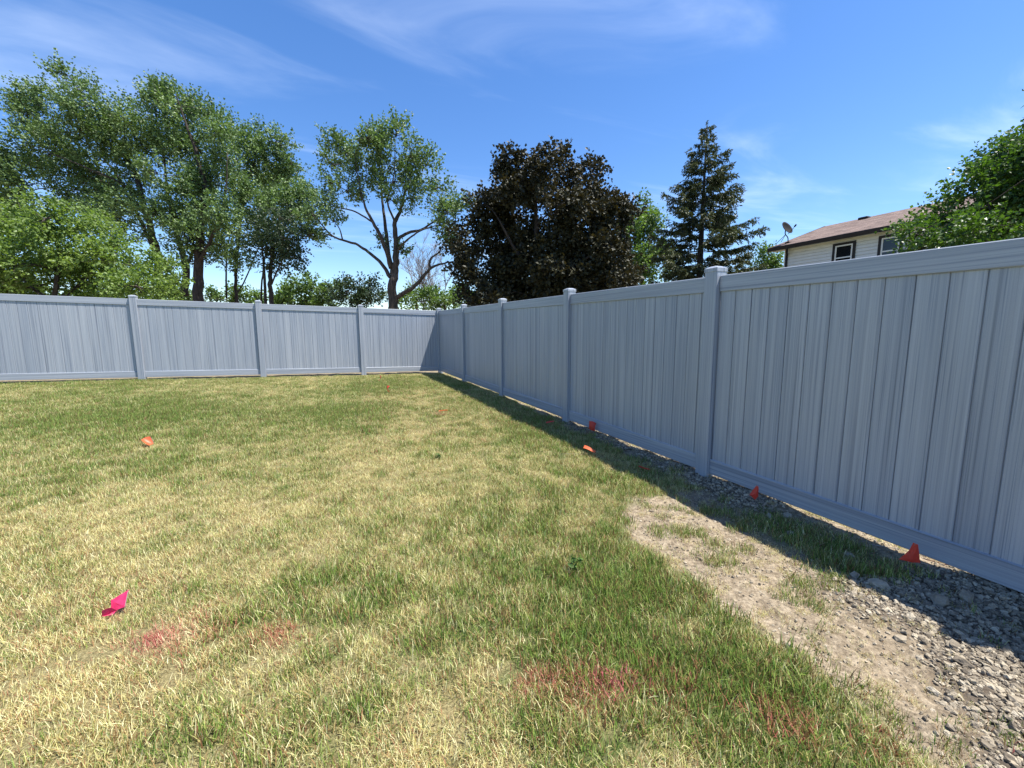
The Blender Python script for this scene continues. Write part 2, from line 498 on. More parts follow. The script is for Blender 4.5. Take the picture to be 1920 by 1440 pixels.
hb = N(nt, 'ShaderNodeMath', operation='MULTIPLY_ADD'); lk(nt, crack, hb.inputs[0]); hb.inputs[1].default_value = 0.12; lk(nt, fa, hb.inputs[2])
princ(nt, o, col, 0.95, 0.15, bump=hb.outputs[0], bump_d=0.02, bump_s=0.8)
M['soil'] = m
ground = tag(obj('ground', gmesh, M['soil']), kind='structure')
ground['label'] = 'dry patchy lawn with bare dirt strip along the fence'

# ---------------------------------------------------------------- fences
PITCH_B = 0.1446
BOARD_H = 1.60
def board_mesh():
    b = MB()
    wd, th, ch = PITCH_B - 0.0036, 0.024, 0.0045
    h0, h1 = 0.0, BOARD_H
    x0, x1 = -wd / 2, wd / 2
    prof = [(x0, -th / 2 + ch), (x0 + ch, -th / 2), (x1 - ch, -th / 2), (x1, -th / 2 + ch), (x1, th / 2 - ch), (x1 - ch, th / 2), (x0 + ch, th / 2), (x0, th / 2 - ch)]
    n = len(prof)
    v = [(x, y, h0) for x, y in prof] + [(x, y, h1) for x, y in prof]
    q = [(i, (i + 1) % n, n + (i + 1) % n, n + i) for i in range(n)]
    b.add(v, q=q)
    b.box(x1 - 0.002, x1 + 0.014, -0.002, 0.005, h0, h1)      # tongue into the next board
    return b.mesh('fence_board')
BOARD = board_mesh(); BOARD.materials.append(M['board'])

def post_mesh():
    b = MB(); b.box(-0.0635, 0.0635, -0.0635, 0.0635, -0.25, 1.875, 0.006)
    return b.mesh('fence_post')
POST = post_mesh(); POST.materials.append(M['post'])
def cap_mesh():
    b = MB()
    a = 0.0668
    b.box(-a, a, -a, a, 1.862, 1.897, 0.003)
    e = 0.064
    v = [(-e, -e, 1.8975), (e, -e, 1.8975), (e, e, 1.8975), (-e, e, 1.8975), (-0.03, -0.03, 1.914), (0.03, -0.03, 1.914), (0.03, 0.03, 1.914), (-0.03, 0.03, 1.914)]
    b.add(v, q=[(0, 1, 5, 4), (1, 2, 6, 5), (2, 3, 7, 6), (3, 0, 4, 7), (4, 5, 6, 7)])
    return b.mesh('post_cap')
CAP = cap_mesh(); CAP.materials.append(M['post'])

def rail(parent, p0, p1, z0, z1, th, name):
    """a sloping hollow rail between two posts, along local x"""
    a, b_ = Vector(p0), Vector(p1)
    L = math.hypot(b_.x - a.x, b_.y - a.y)
    bb = MB(); bb.box(0, L, -th / 2, th / 2, z0, z1, 0.005)
    v, t, q = bb.arrays()
    v[:, 2] += (b_.z - a.z) * v[:, 0] / L
    me = mk_mesh(name, v, t, q)
    return obj(name, me, M['rail'], parent, loc=a, rot=(0, 0, math.atan2(b_.y - a.y, b_.x - a.x)))

def run(root, pts, pitch, post_first=True, tilt=None):
    """posts at the points, rails and boards between them; local frame of boards: x along the run"""
    for i, (x, y) in enumerate(pts):
        if i == 0 and not post_first: continue
        z = float(plane_z(x, y))
        p = obj('post', POST, None, root, loc=(x, y, z), rot=(random.uniform(-.003, .003), random.uniform(-.003, .003), 0))
        obj('post_cap', CAP, None, p)
    for (xa, ya), (xb, yb) in zip(pts[:-1], pts[1:]):
        L = math.hypot(xb - xa, yb - ya); ux, uy = (xb - xa) / L, (yb - ya) / L
        za, zb = float(plane_z(xa, ya)), float(plane_z(xb, yb))
        e = 0.0605
        A = (xa + ux * e, ya + uy * e, za + (zb - za) * e / L); B = (xb - ux * e, yb - uy * e, zb - (zb - za) * e / L)
        rail(root, A, B, 1.692, 1.83, 0.052, 'top_rail')
        rail(root, A, B, 0.065, 0.202, 0.052, 'bottom_rail')
        s = 0.0635 + pitch / 2
        while s - pitch / 2 < L - 0.0640:
            k = s / L
            o = obj('board', BOARD, None, root, loc=(xa + ux * s, ya + uy * s, za + (zb - za) * k + 0.15), rot=(0, 0, math.atan2(uy, ux)))
            o.scale = (pitch / PITCH_B, 1, 1)
            s += pitch

SR, SL, SL1 = 2.3633, 2.3966, 2.1664
right_pts = [(FX, FY - SR * i) for i in range(7)]
fr = empty('vinyl_fence', (0, 0, 0))
tag(fr, 'blue-grey vinyl privacy fence running along the right, its near face in shade', 'fence')
run(fr, right_pts, PITCH_B)
left_pts = [(FX, FY)] + [(FX - SL1 - SL * i, FY) for i in range(6)]
fl = empty('vinyl_fence', (0, 0, 0))
tag(fl, 'blue-grey vinyl privacy fence across the back of the lawn, in sunlight', 'fence')
run(fl, left_pts, 0.1510, post_first=False)
# small white mounting block beside one post of the side fence

# ---------------------------------------------------------------- trees
FWD = np.array([math.sin(YAW), math.cos(YAW), 0.0])
RGT = np.array([math.cos(YAW), -math.sin(YAW), 0.0])
def at(u, v, d):
    """the point seen at a pixel, at a distance along the ground taken from the thing's place and size"""
    r = ray(u, v)
    return r * (d / (r @ FWD)) + np.array([0, 0, EYE])

def rand_dirs(n, r=rng):
    v = r.normal(size=(n, 3)); return v / np.linalg.norm(v, axis=1)[:, None]

def norm(v): return v / (np.linalg.norm(v, axis=-1, keepdims=True) + 1e-9)

def leaves_mesh(name, pos, axis, nrm, size, rnd, width=0.42):
    """folded leaf of two triangles at every position"""
    axis = norm(axis); side = norm(np.cross(axis, nrm)); up = np.cross(side, axis)
    s = size[:, None]
    v = np.stack([pos, pos + axis * s * 0.45 + side * s * width + up * s * 0.12, pos + axis * s, pos + axis * s * 0.45 - side * s * width + up * s * 0.12], 1).reshape(-1, 3)
    b = np.arange(len(pos)) * 4
    t = np.stack([np.stack([b, b + 1, b + 2], 1), np.stack([b, b + 2, b + 3], 1)], 1).reshape(-1, 3)
    return mk_mesh(name, v, tris=t, attrs={'rnd': ('FACE', 'FLOAT', np.repeat(rnd, 2))})

def make_tree(name, label, mat, bmat, d, clumps, stems, leaf, dens=1.0, up=0.5, wind=(0, 0, 0), spray=0.5, per=12,
              deep=0.5, flat=0.9, shoots=0, base=None, seed=1, group=None, cat='tree', twig=True, droop=0.0, sub=9, wood=1.0):
    """clumps: (u, v, r) in px at distance d with own depth offset; stems: [(u, v, dd, r_m), ...] polylines"""
    r = np.random.default_rng(seed)
    px = d / F
    if base is None: base = stems[0][0][0]
    bp = at(base, 620, d); bp[2] = gz(bp[0], bp[1])
    root = empty(name, bp)
    tag(root, label, cat, group)
    tb = MB(); skel = []
    for k, st in enumerate(stems):
        pts = np.array([at(u, v, d + dd) for u, v, dd, rr in st]); rad = np.array([rr for *_, rr in st])
        if k == 0 or st[0][1] > 560:
            foot = pts[0].copy(); foot[2] = gz(foot[0], foot[1]) - 0.3
            pts = np.concatenate([[foot], pts]); rad = np.concatenate([[rad[0] * 1.35], rad])
        n = 5
        sp = smooth_path(pts, n); sr = np.interp(np.linspace(0, 1, len(sp)), np.linspace(0, 1, len(rad)), rad)
        sp[1:-1] += r.normal(size=(len(sp) - 2, 3)) * sr[1:-1, None] * 0.18
        tb.tube(sp, sr, 8 if rad[0] > 0.08 else 6)
        skel.append((sp, sr))
    SP = np.concatenate([a for a, _ in skel]); SRd = np.concatenate([b for _, b in skel])
    posL, axL, nrL, szL, rdL = [], [], [], [], []
    windv = np.array(wind)
    for (u, v, rp) in clumps:
        R = rp * px
        # clumps are spread front to back through a rounded crown
        dd0 = float(np.clip(r.normal(), -1.8, 1.8)) * deep * R * 1.2
        c = at(u, v, d + dd0); R = R * (d + dd0) / d
        # branch from the skeleton
        if twig:
            dist = np.linalg.norm(SP - c, axis=1) + 2.5 * np.maximum(SP[:, 2] - c[2], 0)
            j = int(np.argmin(dist)); p0 = SP[j]
            mid = (p0 + c) / 2 + np.array([0, 0, 0.12 * np.linalg.norm(c - p0)]) + r.normal(size=3) * 0.1 * R
            r0 = min(SRd[j] * 0.6, 0.012 + 0.035 * R) * wood
            tb.tube(smooth_path([p0, mid, c], 3), np.linspace(r0, r0 * 0.4, 7), 5)
        nsub = max(3, int(sub * (0.7 + 0.6 * r.random())))
        dirs = rand_dirs(nsub, r); dirs[:, 2] *= flat
        rad = R * (0.35 + 0.65 * r.random(nsub) ** 0.6)
        subs = c + dirs * rad[:, None] * np.array([1, 1, flat])
        rs = R * r.uniform(0.26, 0.5, nsub)
        for q in range(nsub):
            if twig:
                r1 = 0.010 * wood + 0.008 * R
                mid = (c + subs[q]) / 2 + r.normal(size=3) * 0.12 * R
                tb.tube([c, mid, subs[q]], [r1, r1 * 0.7, r1 * 0.3], 4, cap=False)
            ns = max(2, int(dens * rs[q] ** 2 * 60 / (spray * leaf * per * 0.55)))
            dd_ = rand_dirs(ns, r)
            st = subs[q] + dd_ * (rs[q] * r.random(ns) ** 0.5)[:, None]
            out = norm(dd_ * 0.55 + dirs[q] * 0.5 + np.array([0, 0, up]) + windv + r.normal(size=(ns, 3)) * 0.25)
            ln = spray * r.uniform(0.6, 1.25, ns)
            tt = (np.arange(per) + r.random((ns, per))) / per
            p = st[:, None] + out[:, None] * (tt * ln[:, None])[..., None] - np.array([0, 0, 1.0]) * (droop * (tt * ln[:, None]) ** 2)[..., None]
            jit = r.normal(size=p.shape)
            ax = norm(out[:, None] * 0.55 + jit * 0.75 + windv * 0.5 - np.array([0, 0, 0.25]))
            p = p + jit * leaf * 0.25
            nn = norm(r.normal(size=p.shape) * 0.65 + np.array([0, 0, 0.8]))
            posL.append(p.reshape(-1, 3)); axL.append(ax.reshape(-1, 3)); nrL.append(nn.reshape(-1, 3))
            szL.append((leaf * r.uniform(0.65, 1.2, ns * per))); rdL.append(np.clip(r.normal(0.5 + r.normal() * 0.12, 0.22, ns * per), 0, 1))
        for q in range(shoots):
            dv = norm(np.array([0, 0, 1.0]) + windv * 1.6 + r.normal(size=3) * 0.38)
            p0 = c + norm(r.normal(size=3)) * R * 0.45; ln = R * r.uniform(0.6, 1.0) + 0.2
            tb.tube([p0, p0 + dv * ln], [0.012, 0.004], 4, cap=False)
            k_ = int(34 * dens * ln / 1.2 * 0.14 / leaf) + 6
            tt = r.random(k_) ** 0.8
            p = p0 + dv * (tt * ln)[:, None] + r.normal(size=(k_, 3)) * (0.15 * (1.15 - tt) * 0.9)[:, None] * (leaf / 0.14)
            posL.append(p); axL.append(norm(dv * 0.5 + r.normal(size=(k_, 3)) * 0.7)); nrL.append(norm(r.normal(size=(k_, 3)) * 0.6 + np.array([0, 0, .8])))
            szL.append(leaf * r.uniform(0.6, 1.1, k_)); rdL.append(np.clip(r.normal(0.6, 0.2, k_), 0, 1))
    pos = np.concatenate(posL)
    off = np.array(bp)
    v, t, q = tb.arrays()
    obj('trunk', mk_mesh('trunk', v - off, t, q, smooth=True), bmat, root)
    obj('crown', leaves_mesh('crown', pos - off, np.concatenate(axL), np.concatenate(nrL), np.concatenate(szL), np.concatenate(rdL)), mat, root)
    return root, len(pos)

def crop(pts, sc, ox, oy, rs=True):
    return [(ox + a / sc, oy + b / sc, c / sc) for a, b, c in pts]
def stem(pts, sc, ox, oy):
    return [(ox + a / sc, oy + b / sc, dd, r) for a, b, dd, r in pts]

LEAFN = {}
# the open maple with the long low limbs
sc, ox, oy = 3.6, 560, 200
cl = crop([(460, 205, 97), (660, 195, 78), (530, 195, 58), (330, 315, 107), (560, 345, 136), (750, 335, 107), (240, 395, 78), (860, 395, 73), (450, 475, 102), (650, 505, 112),
           (800, 525, 92), (950, 545, 73), (320, 565, 82), (220, 515, 63), (1060, 705, 102), (930, 705, 92), (780, 635, 82), (620, 625, 58), (420, 625, 48), (970, 845, 78),
           (1010, 915, 53), (170, 665, 73), (240, 775, 53), (100, 735, 78), (70, 865, 63), (1110, 665, 58), (560, 915, 35), (700, 985, 23)], sc, ox, oy)
st = [stem([(635, 1350, 0, .235), (640, 1180, 0, .20), (655, 1050, 0, .165), (655, 900, 0, .13), (650, 780, 0, .10), (690, 690, .3, .07), (720, 540, .5, .045), (720, 330, .5, .02)], sc, ox, oy),
      stem([(632, 1130, 0, .12), (600, 950, .3, .10), (585, 800, .5, .08), (565, 640, .6, .055), (550, 450, .6, .03), (530, 260, .6, .015)], sc, ox, oy),
      stem([(625, 1090, 0, .12), (570, 910, -.5, .095), (500, 780, -.8, .07), (440, 650, -1, .045), (400, 480, -1, .025), (380, 330, -1, .014)], sc, ox, oy),
      stem([(618, 1150, 0, .10), (560, 1060, .2, .085), (470, 980, .4, .075), (380, 925, .5, .06), (240, 880, .6, .045), (150, 790, .6, .03), (80, 700, .6, .018)], sc, ox, oy),
      stem([(655, 1345, 0, .12), (690, 1270, -.2, .11), (760, 1230, -.4, .10), (830, 1160, -.6, .085), (880, 1100, -.8, .07), (950, 1065, -.9, .05), (1040, 1045, -1, .03)], sc, ox, oy),
      stem([(882, 1098, -.8, .06), (890, 1030, -.8, .045), (950, 980, -.9, .03), (990, 900, -.9, .018)], sc, ox, oy),
      stem([(655, 905, 0, .085), (740, 850, .3, .07), (830, 830, .5, .055), (920, 770, .6, .035), (1040, 700, .7, .018)], sc, ox, oy),
      stem([(655, 1000, 0, .06), (700, 930, -.4, .05), (800, 850, -.7, .035), (930, 800, -1, .018)], sc, ox, oy),
      stem([(500, 780, -.8, .045), (380, 710, -.8, .035), (270, 680, -.6, .022), (190, 640, -.5, .012)], sc, ox, oy),
      stem([(650, 780, 0, .06), (600, 640, -.5, .04), (640, 480, -.6, .025), (650, 300, -.6, .014)], sc, ox, oy)]
_, LEAFN['maple'] = make_tree('maple_tree', 'open green maple with forked trunk and a long bare limb low to each side', M['leaf_maple'], M['bark'], 21.0, cl, st, 0.12, dens=1.05, up=0.75, wind=(-.05, 0, 0), spray=0.6, per=13, seed=11, shoots=3, deep=0.9, wood=1.5)

sc, ox, oy = 3.0, 0, 100
# tall leaning tree on the left
cl = crop([(365, 120, 41), (430, 205, 82), (520, 285, 116), (220, 295, 97), (300, 395, 126), (450, 435, 136), (150, 355, 58), (600, 485, 107), (300, 575, 136), (120, 615, 97), (480, 635, 116),
           (200, 735, 116), (60, 585, 53), (380, 775, 107), (60, 725, 78), (560, 775, 97), (640, 875, 78), (100, 875, 87), (690, 995, 58), (620, 365, 82), (700, 375, 73), (690, 485, 92), (660, 615, 68), (760, 625, 58), (700, 760, 80), (760, 880, 80), (560, 900, 80), (480, 820, 90), (780, 740, 60), (-60, 665, 107), (-40, 825, 107)], sc, ox, oy)
st = [stem([(905, 1370, 0, .22), (885, 1130, 0, .19), (820, 900, 0, .16), (760, 680, 0, .13), (680, 530, 0, .09), (590, 400, 0, .06), (470, 250, 0, .03), (400, 140, 0, .015)], sc, ox, oy),
      stem([(860, 1100, 0, .11), (790, 940, .6, .09), (700, 760, .9, .07), (600, 610, 1, .045), (450, 480, 1, .02)], sc, ox, oy),
      stem([(790, 800, 0, .08), (660, 720, -.9, .06), (480, 640, -1.5, .04), (280, 560, -1.8, .02)], sc, ox, oy)]
_, LEAFN['tallA'] = make_tree('maple_tree', 'tall windblown tree leaning left behind the yellow-green bush', M['leaf_maple'], M['bark_dark'], 25.0, cl, st, 0.135, dens=1.12, up=0.5, wind=(-.45, .1, 0), spray=0.75, per=13, seed=12, shoots=3, deep=1.0)
# tall upright tree in the middle of the group
cl = crop([(930, 760, 80), (900, 960, 60), (1180, 1120, 70), (1280, 980, 80), (1060, 1040, 80), (1240, 1150, 45), (900, 280, 78), (985, 265, 78), (880, 390, 126), (1060, 390, 136), (1180, 340, 73), (1240, 460, 97), (790, 500, 97), (960, 550, 136), (1130, 570, 136), (1290, 600, 82), (1040, 720, 136),
           (1200, 730, 126), (890, 680, 73), (1080, 870, 136), (1230, 910, 107), (980, 920, 82), (1000, 1060, 78), (1150, 1040, 92), (1250, 1080, 63), (850, 910, 58), (820, 1050, 44), (1080, 1170, 48)], sc, ox, oy)
st = [stem([(1115, 1375, 0, .26), (1112, 1200, 0, .23), (1130, 980, 0, .19), (1150, 760, 0, .14), (1100, 550, 0, .09), (1030, 350, 0, .04), (990, 230, 0, .02)], sc, ox, oy),
      stem([(1040, 1365, .4, .20), (1045, 1190, .5, .16), (990, 1000, .6, .12), (950, 830, .8, .085), (920, 600, 1, .05), (890, 400, 1, .02)], sc, ox, oy),
      stem([(1118, 1180, 0, .11), (1170, 1080, -.6, .085), (1230, 940, -1, .06), (1270, 760, -1.2, .04), (1280, 560, -1.2, .02)], sc, ox, oy),
      stem([(1045, 1200, .5, .09), (1085, 1100, .3, .07), (1060, 900, .2, .04)], sc, ox, oy)]
_, LEAFN['tallB'] = make_tree('maple_tree', 'tall upright green tree with two thick dark trunks, second from left', M['leaf_maple'], M['bark_dark'], 23.5, cl, st, 0.13, dens=0.98, up=0.65, wind=(-.2, 0, 0), spray=0.7, per=13, seed=13, shoots=3, deep=1.0)
# shorter tree at the right end of the group
cl = crop([(1440, 485, 80), (1560, 505, 75), (1400, 605, 110), (1530, 625, 115), (1640, 615, 55), (1470, 745, 130), (1610, 745, 95), (1700, 815, 85), (1370, 825, 100), (1540, 875, 105), (1680, 935, 80),
           (1380, 975, 80), (1760, 895, 65), (1320, 1095, 50), (1350, 1185, 60), (1780, 1035, 45)], sc, ox, oy)
st = [stem([(1330, 1380, 0, .10), (1328, 1240, 0, .09), (1345, 1000, 0, .075), (1380, 800, 0, .055), (1440, 560, 0, .03)], sc, ox, oy),
      stem([(1325, 1360, 0, .05), (1380, 1270, .3, .045), (1460, 1080, .5, .035), (1540, 860, .6, .025)], sc, ox, oy),
      stem([(1275, 1380, .6, .06), (1272, 1200, .6, .05), (1300, 960, .6, .03)], sc, ox, oy)]
_, LEAFN['C'] = make_tree('maple_tree', 'shorter rounded green tree at the right end of the tall group', M['leaf_maple'], M['bark_dark'], 27.0, cl, st, 0.135, dens=1.2, up=0.55, wind=(-.1, 0, 0), spray=0.7, per=13, seed=14, shoots=2, deep=1.0)
cl = crop([(1560, 990, 100), (1640, 1050, 90), (1500, 1090, 80), (1600, 1150, 80), (1690, 1150, 55), (1540, 1200, 40), (1450, 990, 70), (1620, 940, 80)], sc, ox, oy)
st = [stem([(1525, 1395, 0, .11), (1520, 1250, 0, .10), (1535, 1080, 0, .075), (1580, 900, 0, .04)], sc, ox, oy),
      stem([(1495, 1395, .2, .075), (1485, 1230, .2, .06), (1470, 1050, .2, .035)], sc, ox, oy),
      stem([(1470, 1390, .5, .05), (1478, 1250, .5, .045), (1500, 1080, .4, .025)], sc, ox, oy),
      stem([(1528, 1300, 0, .045), (1580, 1180, -.3, .035), (1650, 1070, -.5, .018)], sc, ox, oy)]
_, LEAFN['D'] = make_tree('maple_tree', 'dark slender tree with several thin stems behind the back fence', M['leaf_dark'], M['bark_dark'], 22.0, cl, st, 0.12, dens=1.05, up=0.2, spray=0.6, per=12, seed=15, deep=0.8)
# yellow-green bush
cl = crop([(100, 960, 115), (250, 930, 105), (400, 1000, 110), (560, 1010, 100), (650, 1080, 80), (200, 1090, 150), (400, 1140, 140), (580, 1170, 115), (80, 1190, 135), (740, 1200, 85), (850, 1230, 85),
           (930, 1200, 65), (960, 1290, 60), (300, 1280, 140), (540, 1290, 120), (770, 1310, 100), (60, 1320, 110), (-100, 1080, 170), (-220, 1230, 190), (150, 1400, 150), (430, 1400, 140), (680, 1400, 120), (880, 1380, 90)], sc, ox, oy)
st = [stem([(300, 1500, 0, .09), (310, 1350, 0, .07), (330, 1150, 0, .045), (330, 1000, 0, .02)], sc, ox, oy),
      stem([(310, 1450, 0, .06), (450, 1300, .2, .045), (600, 1150, .3, .02)], sc, ox, oy),
      stem([(300, 1450, 0, .06), (150, 1280, .2, .045), (40, 1100, .3, .02)], sc, ox, oy),
      stem([(320, 1480, 0, .05), (600, 1380, .2, .04), (880, 1260, .3, .015)], sc, ox, oy)]
_, LEAFN['lime'] = make_tree('leafy_bush', 'big yellow-green leafy bush behind the left end of the back fence', M['leaf_lime'], M['bark'], 12.5, cl, st, 0.085, dens=1.08, up=0.35, spray=0.42, per=12, seed=16, shoots=1, deep=1.1, cat='bush', sub=10)
# crimson maple
sc, ox, oy = 3.097, 820, 240
cl = crop([(300, 1000, 95), (450, 1010, 110), (640, 1000, 115), (840, 960, 110), (990, 930, 95), (1080, 900, 85), (700, 800, 130), (500, 760, 130), (900, 800, 110), (150, 860, 70), (430, 198, 70), (600, 203, 79), (720, 213, 66), (890, 248, 62), (500, 298, 119), (680, 328, 123), (850, 358, 101), (350, 358, 88), (950, 438, 84), (300, 498, 101), (480, 478, 128), (680, 498, 132),
           (860, 538, 128), (1010, 508, 84), (1100, 478, 53), (220, 648, 92), (120, 648, 62), (400, 678, 132), (600, 698, 141), (800, 718, 132), (980, 688, 101), (1060, 628, 66), (110, 738, 57), (250, 818, 106),
           (450, 858, 128), (650, 878, 128), (850, 878, 119), (1000, 828, 101), (1090, 848, 70), (210, 948, 70), (350, 978, 92), (550, 998, 101), (780, 958, 88), (980, 908, 75), (680, 1008, 97), (240, 438, 53)], sc, ox, oy)
st = [stem([(590, 1010, 0, .20), (585, 850, 0, .17), (575, 650, 0, .12), (570, 450, 0, .07), (560, 280, 0, .03)], sc, ox, oy),
      stem([(585, 900, 0, .10), (460, 720, -.5, .07), (350, 520, -.8, .035)], sc, ox, oy),
      stem([(585, 880, 0, .10), (720, 680, .5, .07), (860, 470, .8, .035)], sc, ox, oy),
      stem([(587, 950, 0, .08), (760, 820, -1, .06), (960, 700, -1.4, .03)], sc, ox, oy),
      stem([(587, 950, 0, .08), (400, 830, 1, .06), (220, 720, 1.2, .03)], sc, ox, oy)]
_, LEAFN['crimson'] = make_tree('maple_tree', 'round dark purple-brown maple rising behind the fence corner', M['leaf_crimson'], M['bark_dark'], 19.5, cl, st, 0.16, dens=1.50, up=0.1, spray=0.5, per=11, seed=17, shoots=1, deep=1.2, droop=0.3)
# pale green tree between the dark maple and the spruce
cl = [(1205, 400, 22), (1222, 415, 24), (1195, 430, 28), (1218, 455, 30), (1200, 485, 32), (1190, 520, 30), (1235, 490, 30), (1180, 460, 25), (1170, 430, 22), (1210, 540, 35)]
st = [[(1205, 570, 0, .16), (1205, 500, 0, .12), (1208, 430, 0, .05)]]
_, LEAFN['pale'] = make_tree('leafy_tree', 'pale green tree half hidden between the dark maple and the spruce', M['leaf_wood'], M['bark'], 33.0, cl, st, 0.20, dens=0.88, up=0.5, spray=0.7, per=10, seed=18)
cl = [(1440, 478, 15), (1428, 495, 17), (1455, 492, 15), (1412, 505, 14), (1447, 512, 18), (1425, 520, 16)]
st = [[(1440, 560, 0, .12), (1440, 520, 0, .09), (1440, 480, 0, .03)]]
_, LEAFN['small'] = make_tree('leafy_tree', 'small green tree top between the spruce and the house', M['leaf_wood'], M['bark'], 30.0, cl, st, 0.17, dens=0.79, up=0.5, spray=0.5, per=10, seed=19)
# tree over the right fence
cl = [(1718, 440, 25), (1755, 420, 29), (1800, 395, 41), (1850, 360, 53), (1872, 318, 40), (1915, 300, 38), (1900, 425, 63), (1840, 430, 48), (1780, 445, 33), (1960, 350, 82), (1965, 285, 55), (2040, 330, 102),
      (2050, 420, 112), (2120, 280, 112), (2030, 250, 68), (2120, 360, 136), (2110, 190, 78), (1830, 470, 44), (1730, 465, 25), (1930, 480, 68), (2200, 250, 126), (2220, 420, 136), (2200, 180, 97), (1900, 330, 53)]
st = [[(2060, 620, 0, .14), (2060, 540, 0, .12), (2070, 400, 0, .085), (2080, 260, 0, .05), (2085, 150, 0, .02)],
      [(2060, 545, 0, .07), (1960, 460, -.2, .055), (1860, 400, -.3, .035), (1790, 410, -.3, .015)],
      [(2062, 480, 0, .06), (1980, 380, .3, .045), (1910, 290, .4, .02)],
      [(2064, 520, 0, .06), (2150, 420, .3, .045), (2220, 300, .4, .02)]]
_, LEAFN['pear'] = make_tree('leafy_tree', 'glossy green tree over the right fence in front of the house', M['leaf_pear'], M['bark'], 9.2, cl, st, 0.078, dens=1.08, up=0.15, spray=0.34, per=10, seed=20, shoots=1, deep=0.9, droop=0.6, wood=0.7)

# low growth behind the back fence, far away
def far_bush(label, cl, d, mat, seed, leaf=0.22, name='leafy_bush', dens=0.88, up=0.5, spray=0.6):
    u0 = float(np.mean([c[0] for c in cl])); v0 = max(c[1] for c in cl)
    st = [[(u0, v0 + 10, 0, .10), (u0, v0 - 10, 0, .06), (u0 + 3, min(c[1] for c in cl), 0, .02)]]
    _, LEAFN[label] = make_tree(name, label, mat, M['bark_dark'], d, cl, st, leaf, dens=dens, up=up, spray=spray, per=10, seed=seed, cat='bush', group='bushes far behind the back fence', sub=8)
far_bush('light green bush behind the back fence, left of the dark bush', [(540, 560, 20), (560, 545, 22), (590, 540, 24), (615, 545, 20), (575, 565, 24), (605, 568, 24), (525, 575, 20)], 36, M['leaf_wood'], 31)
far_bush('dark spiky bush behind the back fence, left of the open maple', [(628, 560, 18), (650, 548, 20), (672, 542, 18), (695, 548, 18), (712, 558, 14), (660, 568, 24), (690, 570, 24), (640, 538, 7), (668, 528, 8), (700, 535, 6)], 27, M['leaf_dark'], 32, 0.15, dens=1.05, up=0.9, spray=0.7)
far_bush('green bush just right of the open maple trunk', [(762, 572, 16), (785, 562, 20), (805, 565, 20), (772, 555, 12)], 30, M['leaf_wood'], 33, 0.18)
far_bush('green bush in front of the bare tree near the fence corner', [(825, 572, 16), (838, 560, 17), (855, 565, 16), (818, 560, 12)], 30, M['leaf_wood'], 34, 0.18)
far_bush('far pale bush just left of the dark maple', [(860, 545, 12), (872, 555, 14), (880, 570, 16), (850, 560, 10)], 44, M['leaf_wood'], 35, 0.26)
far_bush('low green bush seen between the thick trunks and the slender tree', [(395, 560, 16), (420, 565, 14), (440, 555, 14), (460, 560, 16), (480, 565, 14)], 38, M['leaf_wood'], 36, 0.22)
far_bush('dim green bush behind the thick trunks', [(330, 555, 18), (305, 545, 20), (285, 560, 20), (350, 565, 16)], 34, M['leaf_maple'], 37, 0.2)

# bare tree
def bare_tree():
    r = np.random.default_rng(5); d = 44.0
    bp = at(815, 620, d); bp[2] = gz(bp[0], bp[1])
    root = empty('bare_tree', bp)
    tag(root, 'leafless pale tree in the gap right of the open maple', 'tree')
    tb = MB()
    def grow(p, dirv, ln, rad, lev):
        n = 4; pts = [p]; dv = dirv
        for i in range(n):
            dv = norm(dv + r.normal(size=3) * 0.12 + np.array([0, 0, .06])); pts.append(pts[-1] + dv * ln / n)
        pts = np.array(pts)
        tb.tube(pts, np.linspace(rad, rad * 0.45, n + 1), 5 if lev < 2 else 4, cap=False)
        if lev < 4:
            for k in range(4 if lev else 6):
                i = r.integers(1, n + 1)
                nd = norm(dv + norm(r.normal(size=3) * np.array([1, 1, .5])) * (0.62 if lev else 0.5))
                grow(pts[i], nd, ln * r.uniform(.5, .75), max(rad * .5, .014), lev + 1)
    for k, (dx, dz) in enumerate([(-.25, 1), (.2, 1), (0.02, 1.1)]):
        grow(np.zeros(3) + np.array([0, 0, 1.5]) + RGT * dx * 2, norm(RGT * dx + np.array([0, 0, dz])), 4.4, .11, 0)
    tb.tube([(0, 0, -.3), (0, 0, 1.0), (0, 0, 1.8)], [.24, .2, .15], 8)
    tb.tube([(0, 0, 1.0), RGT * -.5 + np.array([0, 0, 1.6])], [.14, .11], 6)
    tb.tube([(0, 0, 1.0), RGT * .4 + np.array([0, 0, 1.6])], [.14, .11], 6)
    v, t, q = tb.arrays()
    obj('trunk', mk_mesh('trunk', v, t, q, smooth=True), M['bark_pale'], root)
bare_tree()

